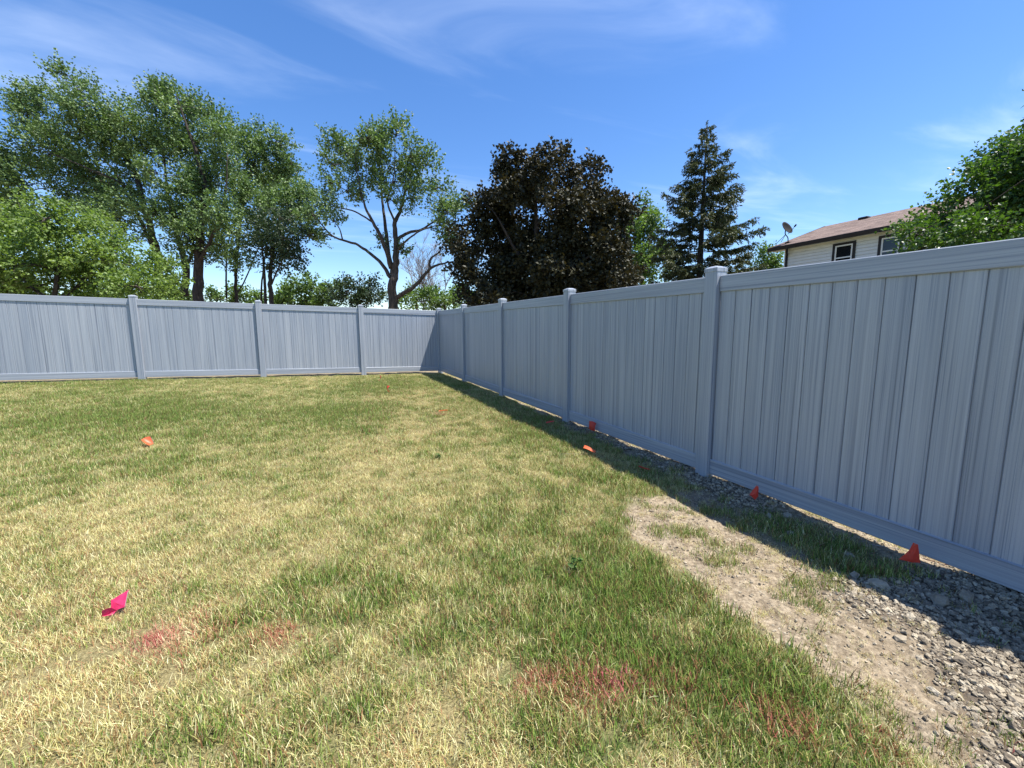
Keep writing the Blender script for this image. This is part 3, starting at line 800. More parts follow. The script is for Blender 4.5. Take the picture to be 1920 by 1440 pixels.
# spruce
def spruce():
    r = np.random.default_rng(8); d = 25.0; px = d / F
    base = at(1306, 620, d); base[2] = gz(base[0], base[1])
    top = at(1312, 230, d)
    Hh = top[2] - base[2]
    root = empty('spruce_tree', base)
    tag(root, 'tall dark conical spruce rising behind the side fence', 'tree')
    tb = MB()
    tb.tube([(0, 0, -.3), (0, 0, Hh * .3), (0, 0, Hh * .65), (0, 0, Hh - .15)], [.26, .2, .1, .015], 8)
    pos, ax, nr, sz, rd = [], [], [], [], []
    z = 0.7
    while z < Hh - 0.1:
        k = (Hh - z) / Hh
        Rm = 4.6 * min(1, (k * 1.12) ** 0.84)
        nb = 8 if k > .3 else (6 if k > .12 else 4)
        a0 = r.random() * 6.28
        for b in range(nb):
            a = a0 + b * 6.283 / nb + r.normal() * .22
            R = Rm * r.uniform(.5, 1.12)
            if R < .12: R = .12
            dirh = np.array([math.cos(a), math.sin(a), 0])
            zb = z + r.normal() * .10
            s = np.linspace(0, 1, 8)
            rise = (0.42 * (1 - k) + 0.0) * R
            sag = -0.30 * R * s + 0.14 * R * s ** 2.5 * 1.6 + rise * s
            path = np.array([0, 0, zb]) + dirh * (s * R)[:, None] + np.stack([np.zeros(8), np.zeros(8), sag], 1)
            tb.tube(path, np.linspace(max(.012, .034 * k + .008), .005, 8), 4, cap=False)
            # side twigs carrying needles, hanging a little
            side = np.array([-dirh[1], dirh[0], 0])
            nt_ = max(9, int(R * 19))
            for j in range(nt_):
                tpos = r.uniform(.18, 1.0) ** .8
                p0 = np.array([np.interp(tpos, s, path[:, c]) for c in range(3)])
                sg = 1 if j % 2 else -1
                L = (0.16 + 0.26 * (1 - tpos)) * min(R, 1.6) * r.uniform(.6, 1.1) + .12
                dv = norm(dirh * r.uniform(.5, 1.0) + side * sg * r.uniform(.35, 1.0) + np.array([0, 0, r.uniform(-.55, .05)]))
                m_ = max(4, int(L * 26))
                tt = (np.arange(m_) + .5) / m_
                pp = p0 + dv * (tt * L)[:, None] + np.array([0, 0, -1.0]) * (tt ** 2 * L * .22)[:, None]
                pos.append(pp); an = r.normal(size=(m_, 3)) * .55
                ax.append(norm(dv + an + np.array([0, 0, -.10]))); nr.append(norm(r.normal(size=(m_, 3)) * .5 + np.array([0, 0, 1.0])))
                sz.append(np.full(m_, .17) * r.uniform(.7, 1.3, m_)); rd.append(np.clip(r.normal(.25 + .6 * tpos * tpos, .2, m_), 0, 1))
        z += 0.66 * (0.5 + 0.6 * k) + r.normal() * .07
    # leader
    pp = np.array([0, 0, Hh - .5]) + np.array([0, 0, 1]) * np.linspace(0, .55, 30)[:, None]
    pos.append(pp); ax.append(norm(r.normal(size=(30, 3)) + np.array([0, 0, .6]))); nr.append(rand_dirs(30, r)); sz.append(np.full(30, .14)); rd.append(np.full(30, .5))
    v, t, q = tb.arrays()
    obj('trunk', mk_mesh('trunk', v, t, q, smooth=True), M['bark_dark'], root)
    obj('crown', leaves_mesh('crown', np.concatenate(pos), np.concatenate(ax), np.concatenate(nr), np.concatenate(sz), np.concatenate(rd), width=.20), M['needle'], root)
    LEAFN['spruce'] = sum(len(p) for p in pos)
spruce()
print('leaves', LEAFN, sum(LEAFN.values()))

# ---------------------------------------------------------------- house beyond the right fence
M['siding'] = plain('white_siding', (0.68, 0.69, 0.68), 0.55, 0.4, 0.05, 3)
M['trim_dark'] = plain('dark_brown_trim', (0.016, 0.012, 0.011), 0.5, 0.4, 0.2)
M['trim_white'] = plain('white_window_frame', (0.74, 0.74, 0.72), 0.45, 0.5, 0.04)
M['soffit'] = plain('pale_soffit', (0.62, 0.61, 0.52), 0.6, 0.3, 0.05)
M['dish'] = plain('dish_grey', (0.022, 0.020, 0.020), 0.8, 0.12, 0.1)
m, nt, o = new_mat('window_glass'); princ(nt, o, (0.012, 0.014, 0.017), 0.06, 0.5); M['glass'] = m
m, nt, o = new_mat('roof_shingles')
t = N(nt, 'ShaderNodeTexCoord')
br = N(nt, 'ShaderNodeTexBrick'); br.inputs['Scale'].default_value = 1.0
br.inputs['Color1'].default_value = (0.120, 0.088, 0.074, 1); br.inputs['Color2'].default_value = (0.235, 0.175, 0.148, 1); br.inputs['Mortar'].default_value = (0.09, 0.06, 0.05, 1)
br.inputs['Brick Width'].default_value = 0.34; br.inputs['Row Height'].default_value = 0.145; br.inputs['Mortar Size'].default_value = 0.012; br.inputs['Bias'].default_value = 0.0
sw = N(nt, 'ShaderNodeSeparateXYZ'); lk(nt, t.outputs['Object'], sw.inputs[0])
cw = N(nt, 'ShaderNodeCombineXYZ'); lk(nt, sw.outputs[1], cw.inputs[0]); lk(nt, sw.outputs[0], cw.inputs[1])
lk(nt, cw.outputs[0], br.inputs['Vector'])
fr_ = noise(nt, t.outputs['Object'], 5, 5, 0.65)
rc = mixrgb(nt, 0.6, br.outputs['Color'], ramp(nt, fr_, [(0.3, (0.75, 0.74, 0.74)), (0.7, (1.15, 1.12, 1.1))]), 'MULTIPLY')
princ(nt, o, rc, 0.9, 0.2, bump=br.outputs['Fac'], bump_d=-0.01, bump_s=0.6)
M['shingle'] = m

XE, XW = 20.0, 20.42                     # gutter edge and wall plane
EZ = 5.34
YN, YS = 13.62, 0.6                      # north overhang end, south end
RX, RZ = 24.35, 6.79                     # ridge
hz0 = gz(XW, 8)
house = empty('house', (XW, 8, hz0))
tag(house, 'white sided two-storey house with brown shingle roof beyond the right fence', 'house')
off = np.array([XW, 8.0, hz0])
def part(b, name, mat, parent=house, smooth=False):
    v, t, q = b.arrays()
    return obj(name, mk_mesh(name, v - off, t, q, smooth=smooth), mat, parent)
YW = YN - 0.55                           # north wall corner
b = MB()
zc = hz0 - 0.2; step = 0.135
wall_top = EZ - 0.10
while zc < wall_top:
    z1 = min(zc + step, wall_top)
    v = [(XW - 0.034, YS, zc + .016), (XW - 0.034, YW, zc + .016), (XW - 0.020, YW, z1), (XW - 0.020, YS, z1), (XW - .001, YS, zc + .016), (XW - .001, YW, zc + .016)]
    b.add(v, q=[(0, 3, 2, 1), (0, 1, 5, 4)])
    zc = z1
b.box(XW, 27.4, YS, YW, hz0 - 0.2, wall_top)
part(b, 'wall', M['siding'])
b = MB(); b.box(XW - 0.035, XW + 0.08, YW - 0.06, YW + 0.03, hz0 - 0.2, wall_top - 0.01); part(b, 'corner_board', M['trim_white'])
# roof: two slopes with thickness
b = MB()
sl = (RZ - EZ) / (RX - XE)
th = 0.10
XF = RX * 2 - XE
for xa, xb, za, zb_ in ((XE - 0.03, RX, EZ - 0.03 * sl, RZ), (XF, RX, EZ, RZ)):
    v = [(xa, YS - .4, za), (xa, YN, za), (xb, YN, zb_), (xb, YS - .4, zb_), (xa, YS - .4, za - th), (xa, YN, za - th), (xb, YN, zb_ - th), (xb, YS - .4, zb_ - th)]
    b.add(v, q=[(0, 1, 2, 3), (7, 6, 5, 4), (0, 4, 5, 1), (1, 5, 6, 2), (3, 2, 6, 7), (0, 3, 7, 4)])
roof = part(b, 'roof', M['shingle'])
b = MB(); b.box(XE + 0.02, XW + 0.02, YS - .35, YN - .04, EZ - 0.185, EZ - 0.150); part(b, 'soffit', M['soffit'])
# gable triangle
b = MB()
v = [(XW, YW, wall_top), (27.1, YW, wall_top), (RX, YW, RZ - .15), (XW, YW - .1, wall_top), (27.1, YW - .1, wall_top), (RX, YW - .1, RZ - .15)]
b.add(v, t=[(0, 2, 1), (3, 4, 5)], q=[(0, 1, 4, 3), (1, 2, 5, 4), (2, 0, 3, 5)]); part(b, 'gable', M['siding'])
b = MB()
for xa, xb, za, zb_ in ((XE - 0.03, RX, EZ - 0.02, RZ + 0.012), (XF, RX, EZ - 0.02, RZ + 0.012)):
    v = [(xa, YN + .003, za), (xb, YN + .003, zb_), (xb, YN + .003, zb_ - .2), (xa, YN + .003, za - .2), (xa, YN + .04, za), (xb, YN + .04, zb_), (xb, YN + .04, zb_ - .2), (xa, YN + .04, za - .2)]
    b.add(v, q=[(0, 1, 2, 3), (7, 6, 5, 4), (0, 4, 5, 1), (1, 5, 6, 2), (2, 6, 7, 3), (3, 7, 4, 0)])
part(b, 'rake_board', M['trim_dark'])
# gutter with round downspout
b = MB()
gp = [(XE + .02, EZ - .015), (XE - .10, EZ - .02), (XE - .11, EZ - .05), (XE - .085, EZ - .185), (XE + .02, EZ - .195)]
v = [(x, YS - .4, z) for x, z in gp] + [(x, YN + .02, z) for x, z in gp]
n = len(gp)
b.add(v, q=[(i, (i + 1) % n, n + (i + 1) % n, n + i) for i in range(n)], t=[(0, 2, 1), (0, 3, 2), (0, 4, 3), (5, 6, 7), (5, 7, 8), (5, 8, 9)])
gut = part(b, 'gutter', M['trim_dark'])
b = MB()
b.tube(smooth_path([(XE - .04, YW - .35, EZ - .12), (XE - .03, YW - .34, EZ - .22), (XE + .1, YW - .26, EZ - .33), (XW - .14, YW - .16, EZ - .42), (XW - .06, YW - .10, EZ - .52), (XW - .055, YW - .10, EZ - .8), (XW - .055, YW - .10, hz0)], 4), 0.055, 8)
part(b, 'downspout', M['trim_dark'], smooth=True)
for vy in (11.7, 8.6):
    b = MB(); xr = RX - 0.35; zr = EZ + (xr - XE) * sl
    b.box(xr - .17, xr + .17, vy - .2, vy + .2, zr - .04, zr + .07, 0.02); 
    v, t, q = b.arrays(); o_ = obj('roof_vent', mk_mesh('roof_vent', v - off, t, q), M['trim_dark'], roof)
def window(y0, y1, z0, z1):
    x = XW
    b = MB(); tw = 0.10
    b.box(x - .070, x - .001, y0, y0 + tw, z0, z1); b.box(x - .070, x - .001, y1 - tw, y1, z0, z1); b.box(x - .071, x - .001, y0 + tw, y1 - tw, z1 - tw, z1); b.box(x - .071, x - .001, y0 + tw, y1 - tw, z0, z0 + tw)
    wn = part(b, 'window', M['trim_dark'])
    a0, a1, c0, c1 = y0 + tw, y1 - tw, z0 + tw, z1 - tw; fw_ = 0.055
    cm = (c0 + c1) / 2
    b = MB()
    b.box(x - .062, x - .002, a0, a0 + fw_, c0, c1); b.box(x - .062, x - .002, a1 - fw_, a1, c0, c1)
    b.box(x - .0622, x - .002, a0 + fw_, a1 - fw_, c1 - fw_, c1); b.box(x - .0622, x - .002, a0 + fw_, a1 - fw_, c0, c0 + fw_); b.box(x - .0624, x - .002, a0 + fw_, a1 - fw_, cm - .025, cm + .025)
    v, t, q = b.arrays(); obj('frame', mk_mesh('frame', v - off, t, q), M['trim_white'], wn)
    for za, zb_ in ((c0 + fw_, cm - .025), (cm + .025, c1 - fw_)):
        b = MB(); b.box(x - .045, x - .036, a0 + fw_, a1 - fw_, za, zb_)
        v, t, q = b.arrays(); obj('pane', mk_mesh('pane', v - off, t, q), M['glass'], wn)
def on_wall(u, v):
    r = ray(u, v); return r * (XW / r[0]) + np.array([0, 0, EYE])
w1a, w1b = on_wall(1563.5, 457), on_wall(1607, 448)
w2a, w2b = on_wall(1650, 440), on_wall(1697, 431)
zt = 5.06
window(w1b[1], w1a[1], zt - 1.25, zt)
window(w2b[1], w2a[1], zt - 1.25, zt)
window(2.6, 3.5, zt - 1.25, zt)

# dish on the roof
dp = np.array([XE + 0.55, YN - 0.55, 0]); dp[2] = EZ + (dp[0] - XE) * sl
dish = empty('satellite_dish', dp)
tag(dish, 'grey satellite dish on the near end of the brown roof', 'satellite dish')
b = MB(); b.box(-.10, .10, -.10, .10, -.03, .035, .01); b.obj('foot_plate', M['dish'], dish, rot=None)
b = MB(); b.tube(smooth_path([(0, 0, .02), (-.02, .02, .25), (-.10, .10, .42), (-.10, .10, .62)], 4), .022, 8); b.obj('mast', M['dish'], dish, smooth=True)
b = MB(); b.tube([(-.09, .09, .40), (-.25, .42, .0)], .012, 6); b.tube([(-.09, .09, .40), (.12, .42, .13)], .012, 6); b.obj('strut', M['dish'], dish, smooth=True)
b = MB()
nr_, na = 6, 20
axis = norm(np.array([-0.05, -0.83, 0.46]))
sx_ = norm(np.cross(axis, [0, 0, 1.0])); sy_ = np.cross(sx_, axis)
cen = np.array([-.10, .10, .66])
def dishpt(rr, a, th): return cen + axis * (0.10 * rr * rr + th) + (sx_ * math.cos(a) * 0.30 + sy_ * math.sin(a) * 0.33) * rr
vv = []
for th in (0.0, -0.012):
    for i in range(nr_ + 1):
        for j in range(na): vv.append(dishpt(i / nr_, j * 6.2832 / na, th))
qq = []
lay = (nr_ + 1) * na
for i in range(nr_):
    for j in range(na):
        a, b2 = i * na + j, i * na + (j + 1) % na
        qq.append((a, b2, b2 + na, a + na)); qq.append((lay + a, lay + a + na, lay + b2 + na, lay + b2))
for j in range(na):
    a, b2 = nr_ * na + j, nr_ * na + (j + 1) % na
    qq.append((a, b2, lay + b2, lay + a))
b.add(vv, q=qq); b.obj('reflector', M['dish'], dish, smooth=True)
b = MB(); tip = cen + axis * .42 - sy_ * .20
b.tube([cen - sy_ * .30, tip], .012, 6); b.obj('arm', M['dish'], dish)
b = MB(); b.tube([tip - axis * .05 - sy_ * 0.0, tip + sy_ * .03 + axis * .06], .035, 8); b.obj('receiver', M['dish'], dish)

# ---------------------------------------------------------------- scatter by geometry nodes
def scatter(name, pts, rot, scl, idx, attrs, coll):
    a = {'rot': ('POINT', 'FLOAT_VECTOR', rot), 'scl': ('POINT', 'FLOAT', scl), 'idx': ('POINT', 'INT', idx)}
    for k, v in attrs.items(): a[k] = ('POINT', 'FLOAT', v)
    me = bpy.data.meshes.new(name)
    me.vertices.add(len(pts)); me.vertices.foreach_set('co', np.asarray(pts, np.float32).ravel())
    for n, (dom, typ, arr) in a.items():
        at_ = me.attributes.new(n, typ, dom)
        at_.data.foreach_set('vector' if typ == 'FLOAT_VECTOR' else 'value', np.ascontiguousarray(np.asarray(arr), dtype=np.int32 if typ == 'INT' else np.float32).ravel())
    o = obj(name, me)
    g = bpy.data.node_groups.new(name + '_nodes', 'GeometryNodeTree')
    g.interface.new_socket('Geometry', in_out='INPUT', socket_type='NodeSocketGeometry')
    g.interface.new_socket('Geometry', in_out='OUTPUT', socket_type='NodeSocketGeometry')
    gi, go = N(g, 'NodeGroupInput'), N(g, 'NodeGroupOutput')
    ip = N(g, 'GeometryNodeInstanceOnPoints'); ip.inputs['Pick Instance'].default_value = True
    ci = N(g, 'GeometryNodeCollectionInfo'); ci.inputs['Collection'].default_value = coll
    ci.inputs['Separate Children'].default_value = True; ci.inputs['Reset Children'].default_value = True
    def na_(n, t):
        q = N(g, 'GeometryNodeInputNamedAttribute', data_type=t); q.inputs['Name'].default_value = n
        return [s for s in q.outputs if s.enabled and s.name == 'Attribute'][0]
    er = N(g, 'FunctionNodeEulerToRotation')
    g.links.new(na_('rot', 'FLOAT_VECTOR'), er.inputs[0]); g.links.new(er.outputs[0], ip.inputs['Rotation'])
    g.links.new(na_('scl', 'FLOAT'), ip.inputs['Scale']); g.links.new(na_('idx', 'INT'), ip.inputs['Instance Index'])
    g.links.new(gi.outputs[0], ip.inputs['Points']); g.links.new(ci.outputs[0], ip.inputs['Instance']); g.links.new(ip.outputs[0], go.inputs[0])
    md = o.modifiers.new('scatter', 'NODES'); md.node_group = g
    return o

# ---- grass tufts
m, nt, o = new_mat('grass_blade')
dry = attr(nt, 'dry', 'INSTANCER'); paint = attr(nt, 'paint', 'INSTANCER'); pinkv = attr(nt, 'pink', 'INSTANCER')
rn = attr(nt, 'rnd'); rn2 = attr(nt, 'rnd2'); tipa = attr(nt, 'tip')
sub_ = N(nt, 'ShaderNodeMath', operation='SUBTRACT'); lk(nt, dry, sub_.inputs[0]); lk(nt, rn, sub_.inputs[1])
isdry = mrange(nt, sub_.outputs[0], -0.10, 0.10)
green = ramp(nt, rn2, [(0.0, (0.028, 0.080, 0.012)), (0.5, (0.100, 0.200, 0.032)), (1.0, (0.31, 0.41, 0.080))])
straw = ramp(nt, rn2, [(0.0, (0.22, 0.19, 0.055)), (0.45, (0.58, 0.52, 0.195)), (1.0, (0.88, 0.83, 0.50))])
c = mixrgb(nt, isdry, green, straw)
c = mixrgb(nt, mrange(nt, tipa, 0.6, 1.0, 0.0, 0.16), c, (0.50, 0.42, 0.18))
pc = mixrgb(nt, pinkv, (0.42, 0.125, 0.095), (0.66, 0.12, 0.19))
sp_ = N(nt, 'ShaderNodeMath', operation='SUBTRACT'); lk(nt, paint, sp_.inputs[0]); lk(nt, rn2, sp_.inputs[1])
c = mixrgb(nt, mrange(nt, sp_.outputs[0], -0.35, 0.15, 0.0, 0.85), c, pc)
p = N(nt, 'ShaderNodeBsdfPrincipled'); lk(nt, c, p.inputs['Base Color']); p.inputs['Roughness'].default_value = 0.55; p.inputs['Specular IOR Level'].default_value = 0.3
tr = N(nt, 'ShaderNodeBsdfTranslucent'); lk(nt, c, tr.inputs['Color'])
mx = N(nt, 'ShaderNodeMixShader'); mx.inputs[0].default_value = 0.28
lk(nt, p.outputs[0], mx.inputs[1]); lk(nt, tr.outputs[0], mx.inputs[2]); lk(nt, mx.outputs[0], o.inputs[0])
M['grass'] = m

def tuft(name, nb, rad, hmin, hmax, lean, wd, seed, flat=False):
    r = np.random.default_rng(seed)
    V, T, Q, a1, a2, tp = [], [], [], [], [], []
    for i in range(nb):
        a = r.random() * 6.283; d0 = rad * math.sqrt(r.random())
        p = np.array([math.cos(a) * d0, math.sin(a) * d0, -0.004])
        h = r.uniform(hmin, hmax); az = r.random() * 6.283
        dh = np.array([math.cos(az), math.sin(az), 0]); sd_ = np.array([-dh[1], dh[0], 0])
        l = lean * r.uniform(.2, 1.3)
        if flat and r.random() < .75: l = r.uniform(1.1, 1.45)
        k = 3; ang = l * .35; q = p.copy()
        ws = wd * r.uniform(.7, 1.25)
        tw = r.normal() * .5
        sdt = norm(sd_ * math.cos(tw) + dh * math.sin(tw))
        base = len(V)
        for s in range(k + 1):
            f = s / k
            wv_ = ws * (1 - f ** 1.7) * .5
            if s < k:
                V += [q - sdt * wv_, q + sdt * wv_]; tp += [f, f]; 
            else:
                V += [q]; tp += [1.0]
            ang = l * (.35 + .9 * f) ; ang = min(ang, 1.75)
            q = q + (dh * math.sin(ang) + np.array([0, 0, 1]) * math.cos(ang)) * h / k
            if q[2] < .002: q[2] = .002 + .004 * r.random()
        for s in range(k - 1):
            Q.append((base + 2 * s, base + 2 * s + 1, base + 2 * s + 3, base + 2 * s + 2))
        T.append((base + 2 * (k - 1), base + 2 * (k - 1) + 1, base + 2 * k))
        n_ = len(V) - base
        a1 += [r.random()] * n_; a2 += [r.random()] * n_
    me = mk_mesh(name, np.array(V), T, Q, attrs={'rnd': ('POINT', 'FLOAT', a1), 'rnd2': ('POINT', 'FLOAT', a2), 'tip': ('POINT', 'FLOAT', tp)})
    me.materials.append(M['grass'])
    return bpy.data.objects.new(name, me)
gc = bpy.data.collections.new('grass_tufts')
NU, NFL = 8, 6
for i in range(NU): gc.objects.link(tuft('grass_tuft_a%02d' % i, 46, 0.055, 0.020, 0.055, 0.85, 0.0029, 100 + i))
for i in range(NFL): gc.objects.link(tuft('grass_tuft_b%02d' % i, 50, 0.065, 0.022, 0.062, 0.95, 0.0027, 200 + i, True))
# 8 upright then 6 lying; order in the collection is by name

r = np.random.default_rng(3)
x0, x1, y0, y1 = -9.5, 3.12, -1.0, 12.0
DENS = 680
npt = int((x1 - x0) * (y1 - y0) * DENS)
px_, py_ = r.uniform(x0, x1, npt), r.uniform(y0, y1, npt)
# thin out what lies well outside the view
dx_, dy_ = px_ * math.cos(YAW) - py_ * math.sin(YAW), px_ * math.sin(YAW) + py_ * math.cos(YAW)
inview = (dy_ > -0.3) & (np.abs(dx_) < 1.30 * dy_ + 2.6)
dist_ = np.hypot(px_, py_)
keep = np.where(inview, r.random(npt) < np.interp(dist_, [2.5, 5, 12], [1.0, 0.72, 0.5]), r.random(npt) < 0.15)
bm_ = bare_mask(px_, py_)
gm_ = gravel_mask(px_, py_)
tuftn = fbm(px_ * 5, py_ * 5, 77, 3)
thin = np.clip(1 - bm_, 0, 1)
thin = np.maximum(thin, (0.34 * sst(0.55, 0.68, tuftn) + 0.30) * (1 - 0.85 * gm_))
bald = sst(0.70, 0.80, fbm(px_ * 2.3, py_ * 2.3, 83, 3)) * 0.25
keep &= r.random(npt) < thin * (1 - bald)
px_, py_, bm_ = px_[keep], py_[keep], bm_[keep]
dr = dry_map(px_, py_)
tn_ = fbm(px_ * 5, py_ * 5, 77, 3)
dr = np.where(bm_ > .5, np.clip(1.0 - 0.75 * sst(.56, .66, tn_), 0, .97), dr)
pz_ = ground_z(px_, py_)
num = len(px_)
PAINT = [(-0.71, 2.06, .085, 1.1, .3), (-0.64, 2.00, .08, .65, .0), (-0.52, 2.03, .10, .30, 0), (-0.40, 1.98, .08, .3, 0), (-0.58, 2.17, .04, .55, .2), (-0.25, 1.88, .07, .85, 0), (-0.57, 1.88, .07, .35, 0),
         (0.60, 1.29, .06, .75, .2), (0.70, 1.24, .06, .75, .1), (0.80, 1.19, .07, .6, 0), (0.93, 1.10, .045, 1.35, 1.0), (0.88, 1.13, .06, .75, .3), (1.05, 1.05, .07, .6, .1), (1.17, 1.00, .06, .5, 0), (0.76, 1.08, .06, .5, 0), (0.70, 1.14, .05, .4, 0),
         (1.34, 0.78, .065, .95, 0), (1.40, 0.73, .05, .5, 0), (1.58, .60, .07, .35, 0), (1.62, 6.17, .10, .45, .5), (-0.77, 6.48, .10, .4, 0), (1.64, 4.53, .05, .5, 0), (1.95, .33, .06, .8, .2)]
pa = np.zeros(num); pk = np.zeros(num)
for cx, cy, rr, a, k in PAINT:
    g_ = a * np.exp(-((px_ - cx) ** 2 + (py_ - cy) ** 2) / (rr * rr))
    pk = np.where(g_ > pa, k, pk); pa = np.maximum(pa, g_)
flat_p = np.clip(dr * 1.1 - .1, .1, .8)
isflat = r.random(num) < np.where((bm_ > .5) & (dr > .5), 1.0, flat_p)
idx = np.where(isflat, NU + r.integers(0, NFL, num), r.integers(0, NU, num))
hl = 0.82 + 0.50 * sst(.55, .15, dr) + 0.35 * (fbm(px_ * 2, py_ * 2, 91, 3) - .5)
scl = hl * r.uniform(.75, 1.2, num)
scl *= np.where(bm_ > .5, np.where(isflat, .62, .8), 1.0)
rot = np.stack([r.normal(size=num) * .10, r.normal(size=num) * .10, r.random(num) * 6.283], 1)
grass = scatter('grass', np.stack([px_, py_, pz_], 1), rot, scl, idx, {'dry': dr, 'paint': pa, 'pink': pk}, gc)
tag(grass, 'short patchy lawn grass, part green and part dried to straw', 'grass', kind='stuff')
print('tufts', num)

# dry grass beyond the side fence, seen through the gap under its bottom rail
npt = 5200
qx, qy = r.uniform(3.21, 4.6, npt), r.uniform(-1.0, 12.0, npt)
kp = r.random(npt) < .55 + .45 * sst(3.3, 3.7, qx); qx, qy = qx[kp], qy[kp]
num = len(qx)
g2 = scatter('grass', np.stack([qx, qy, ground_z(qx, qy)], 1), np.stack([r.normal(size=num) * .1, r.normal(size=num) * .1, r.random(num) * 6.283], 1), r.uniform(.6, 1.0, num), NU + r.integers(0, NFL, num),
             {'dry': np.clip(r.normal(.8, .15, num), 0, 1), 'paint': np.zeros(num), 'pink': np.zeros(num)}, gc)
tag(g2, 'dry grass on the far side of the side fence', 'grass', kind='stuff')

# ---------------------------------------------------------------- stones
m, nt, o = new_mat('limestone_chips')
t = N(nt, 'ShaderNodeTexCoord'); oi = N(nt, 'ShaderNodeObjectInfo')
f = noise(nt, t.outputs['Object'], 1.6, 5, 0.6)
cc = ramp(nt, oi.outputs['Random'], [(0.0, (0.13, 0.108, 0.082)), (0.4, (0.28, 0.237, 0.178)), (0.8, (0.40, 0.342, 0.255)), (1.0, (0.49, 0.43, 0.33))])
cc = mixrgb(nt, 0.8, cc, ramp(nt, f, [(0.3, (0.65, 0.64, 0.62)), (0.7, (1.1, 1.1, 1.08))]), 'MULTIPLY')
princ(nt, o, cc, 0.9, 0.2, bump=f, bump_d=0.05, bump_s=0.4)
M['stone'] = m
def stone_mesh(name, seed):
    """an angular chip: a small sphere cut by random planes"""
    r = np.random.default_rng(seed)
    import bmesh
    bm = bmesh.new(); bmesh.ops.create_icosphere(bm, subdivisions=1, radius=1.0)
    nrm_ = rand_dirs(8, r); dd = r.uniform(.45, .85, 8)
    for v in bm.verts:
        p = np.array(v.co) * (1 + r.normal() * .10)
        for n_, d_ in zip(nrm_, dd):
            e = p @ n_ - d_
            if e > 0: p = p - n_ * e
        v.co = Vector(p * np.array([1.0, r.uniform(.95, 1.05), .62]))
    me = bpy.data.meshes.new(name); bm.to_mesh(me); bm.free(); me.polygons.foreach_set('use_smooth', np.zeros(len(me.polygons), bool)); me.materials.append(M['stone'])
    return me
STONES = [stone_mesh('stone_shape_%d' % i, 300 + i) for i in range(10)]
sc_coll = bpy.data.collections.new('gravel_chips')
for i, me in enumerate(STONES): sc_coll.objects.link(bpy.data.objects.new('gravel_chip_%02d' % i, me))
r = np.random.default_rng(14)
# fine gravel
npt = 150000
sx_, sy_2 = r.uniform(1.7, 3.4, npt), r.uniform(-1.2, 6.5, npt)
gmk = gravel_mask(sx_, sy_2); bmk = bare_mask(sx_, sy_2)
kp = r.random(npt) < np.maximum(gmk * .95, bmk * .14)
sx_, sy_2, gmk = sx_[kp], sy_2[kp], gmk[kp]; num = len(sx_)
ss = np.clip(r.lognormal(-4.80, .42, num), .0038, .020) * np.where(gmk < .2, .62, 1.0)
gravel = scatter('gravel', np.stack([sx_, sy_2, ground_z(sx_, sy_2) + ss * .15], 1), np.stack([r.normal(size=num) * .5, r.normal(size=num) * .5, r.random(num) * 6.283], 1), ss, r.integers(0, 10, num), {}, sc_coll)
tag(gravel, 'small pale limestone gravel along the foot of the side fence', 'gravel', kind='stuff')
print('gravel', num)
# larger stones, one by one
cand = 9000
bx_, by_ = r.uniform(1.75, 3.13, cand), r.uniform(-.1, 3.2, cand)
gmk = gravel_mask(bx_, by_)
near = 1.0 / (0.25 + np.hypot(bx_, by_) ** 2)
kp = r.random(cand) < gmk ** 1.5 * near
bx_, by_ = bx_[kp], by_[kp]
pick = np.argsort(np.hypot(bx_, by_))[:290] if len(bx_) > 290 else np.arange(len(bx_))
pick = r.permutation(len(bx_))[:285]
hand = [(2.98, 1.87, .040), (2.90, 1.83, .036), (3.02, 1.78, .042), (2.80, 1.62, .03), (2.86, 1.30, .034), (2.62, 1.05, .045), (2.95, 1.05, .045), (3.02, .62, .055), (2.25, .80, .03), (2.05, .62, .028), (1.76, .98, .026), (2.72, .85, .05), (2.9, .8, .045)]
for k in range(len(pick) + len(hand)):
    if k < len(hand): x, y, s = hand[k]
    else:
        x, y = float(bx_[pick[k - len(hand)]]), float(by_[pick[k - len(hand)]]); s = float(np.clip(r.lognormal(-4.02, .30), .012, .034))
    o_ = obj('stone', STONES[k % 10], None, ground, loc=(x, y, gz(x, y) + s * .22), rot=(r.normal() * .35, r.normal() * .35, r.random() * 6.283))
    o_.scale = (s * r.uniform(.9, 1.35), s, s * r.uniform(.7, 1.1))

# ---------------------------------------------------------------- marking flags
def flag_mat(name, col):
    m, nt, o = new_mat(name)
    p = N(nt, 'ShaderNodeBsdfPrincipled'); p.inputs['Base Color'].default_value = (*col, 1); p.inputs['Roughness'].default_value = 0.42
    t = N(nt, 'ShaderNodeTexCoord')
    f = noise(nt, t.outputs['Object'], 30, 4, 0.6)
    lk(nt, ramp(nt, f, [(0.3, tuple(q * .8 for q in col)), (0.7, tuple(min(1, q * 1.12) for q in col))]), p.inputs['Base Color'])
    tr = N(nt, 'ShaderNodeBsdfTranslucent'); tr.inputs['Color'].default_value = (*col, 1)
    mx = N(nt, 'ShaderNodeMixShader'); mx.inputs[0].default_value = 0.35
    lk(nt, p.outputs[0], mx.inputs[1]); lk(nt, tr.outputs[0], mx.inputs[2]); lk(nt, mx.outputs[0], o.inputs[0])
    return m
M['flag_pink'] = flag_mat('flag_pink', (0.72, 0.035, 0.15))
M['flag_red'] = flag_mat('flag_red', (0.74, 0.065, 0.04))
M['flag_orange'] = flag_mat('flag_orange', (0.80, 0.16, 0.06))
M['wire'] = plain('stake_wire', (0.32, 0.30, 0.28), 0.4, 0.5, 0.1, 20, 0.6)

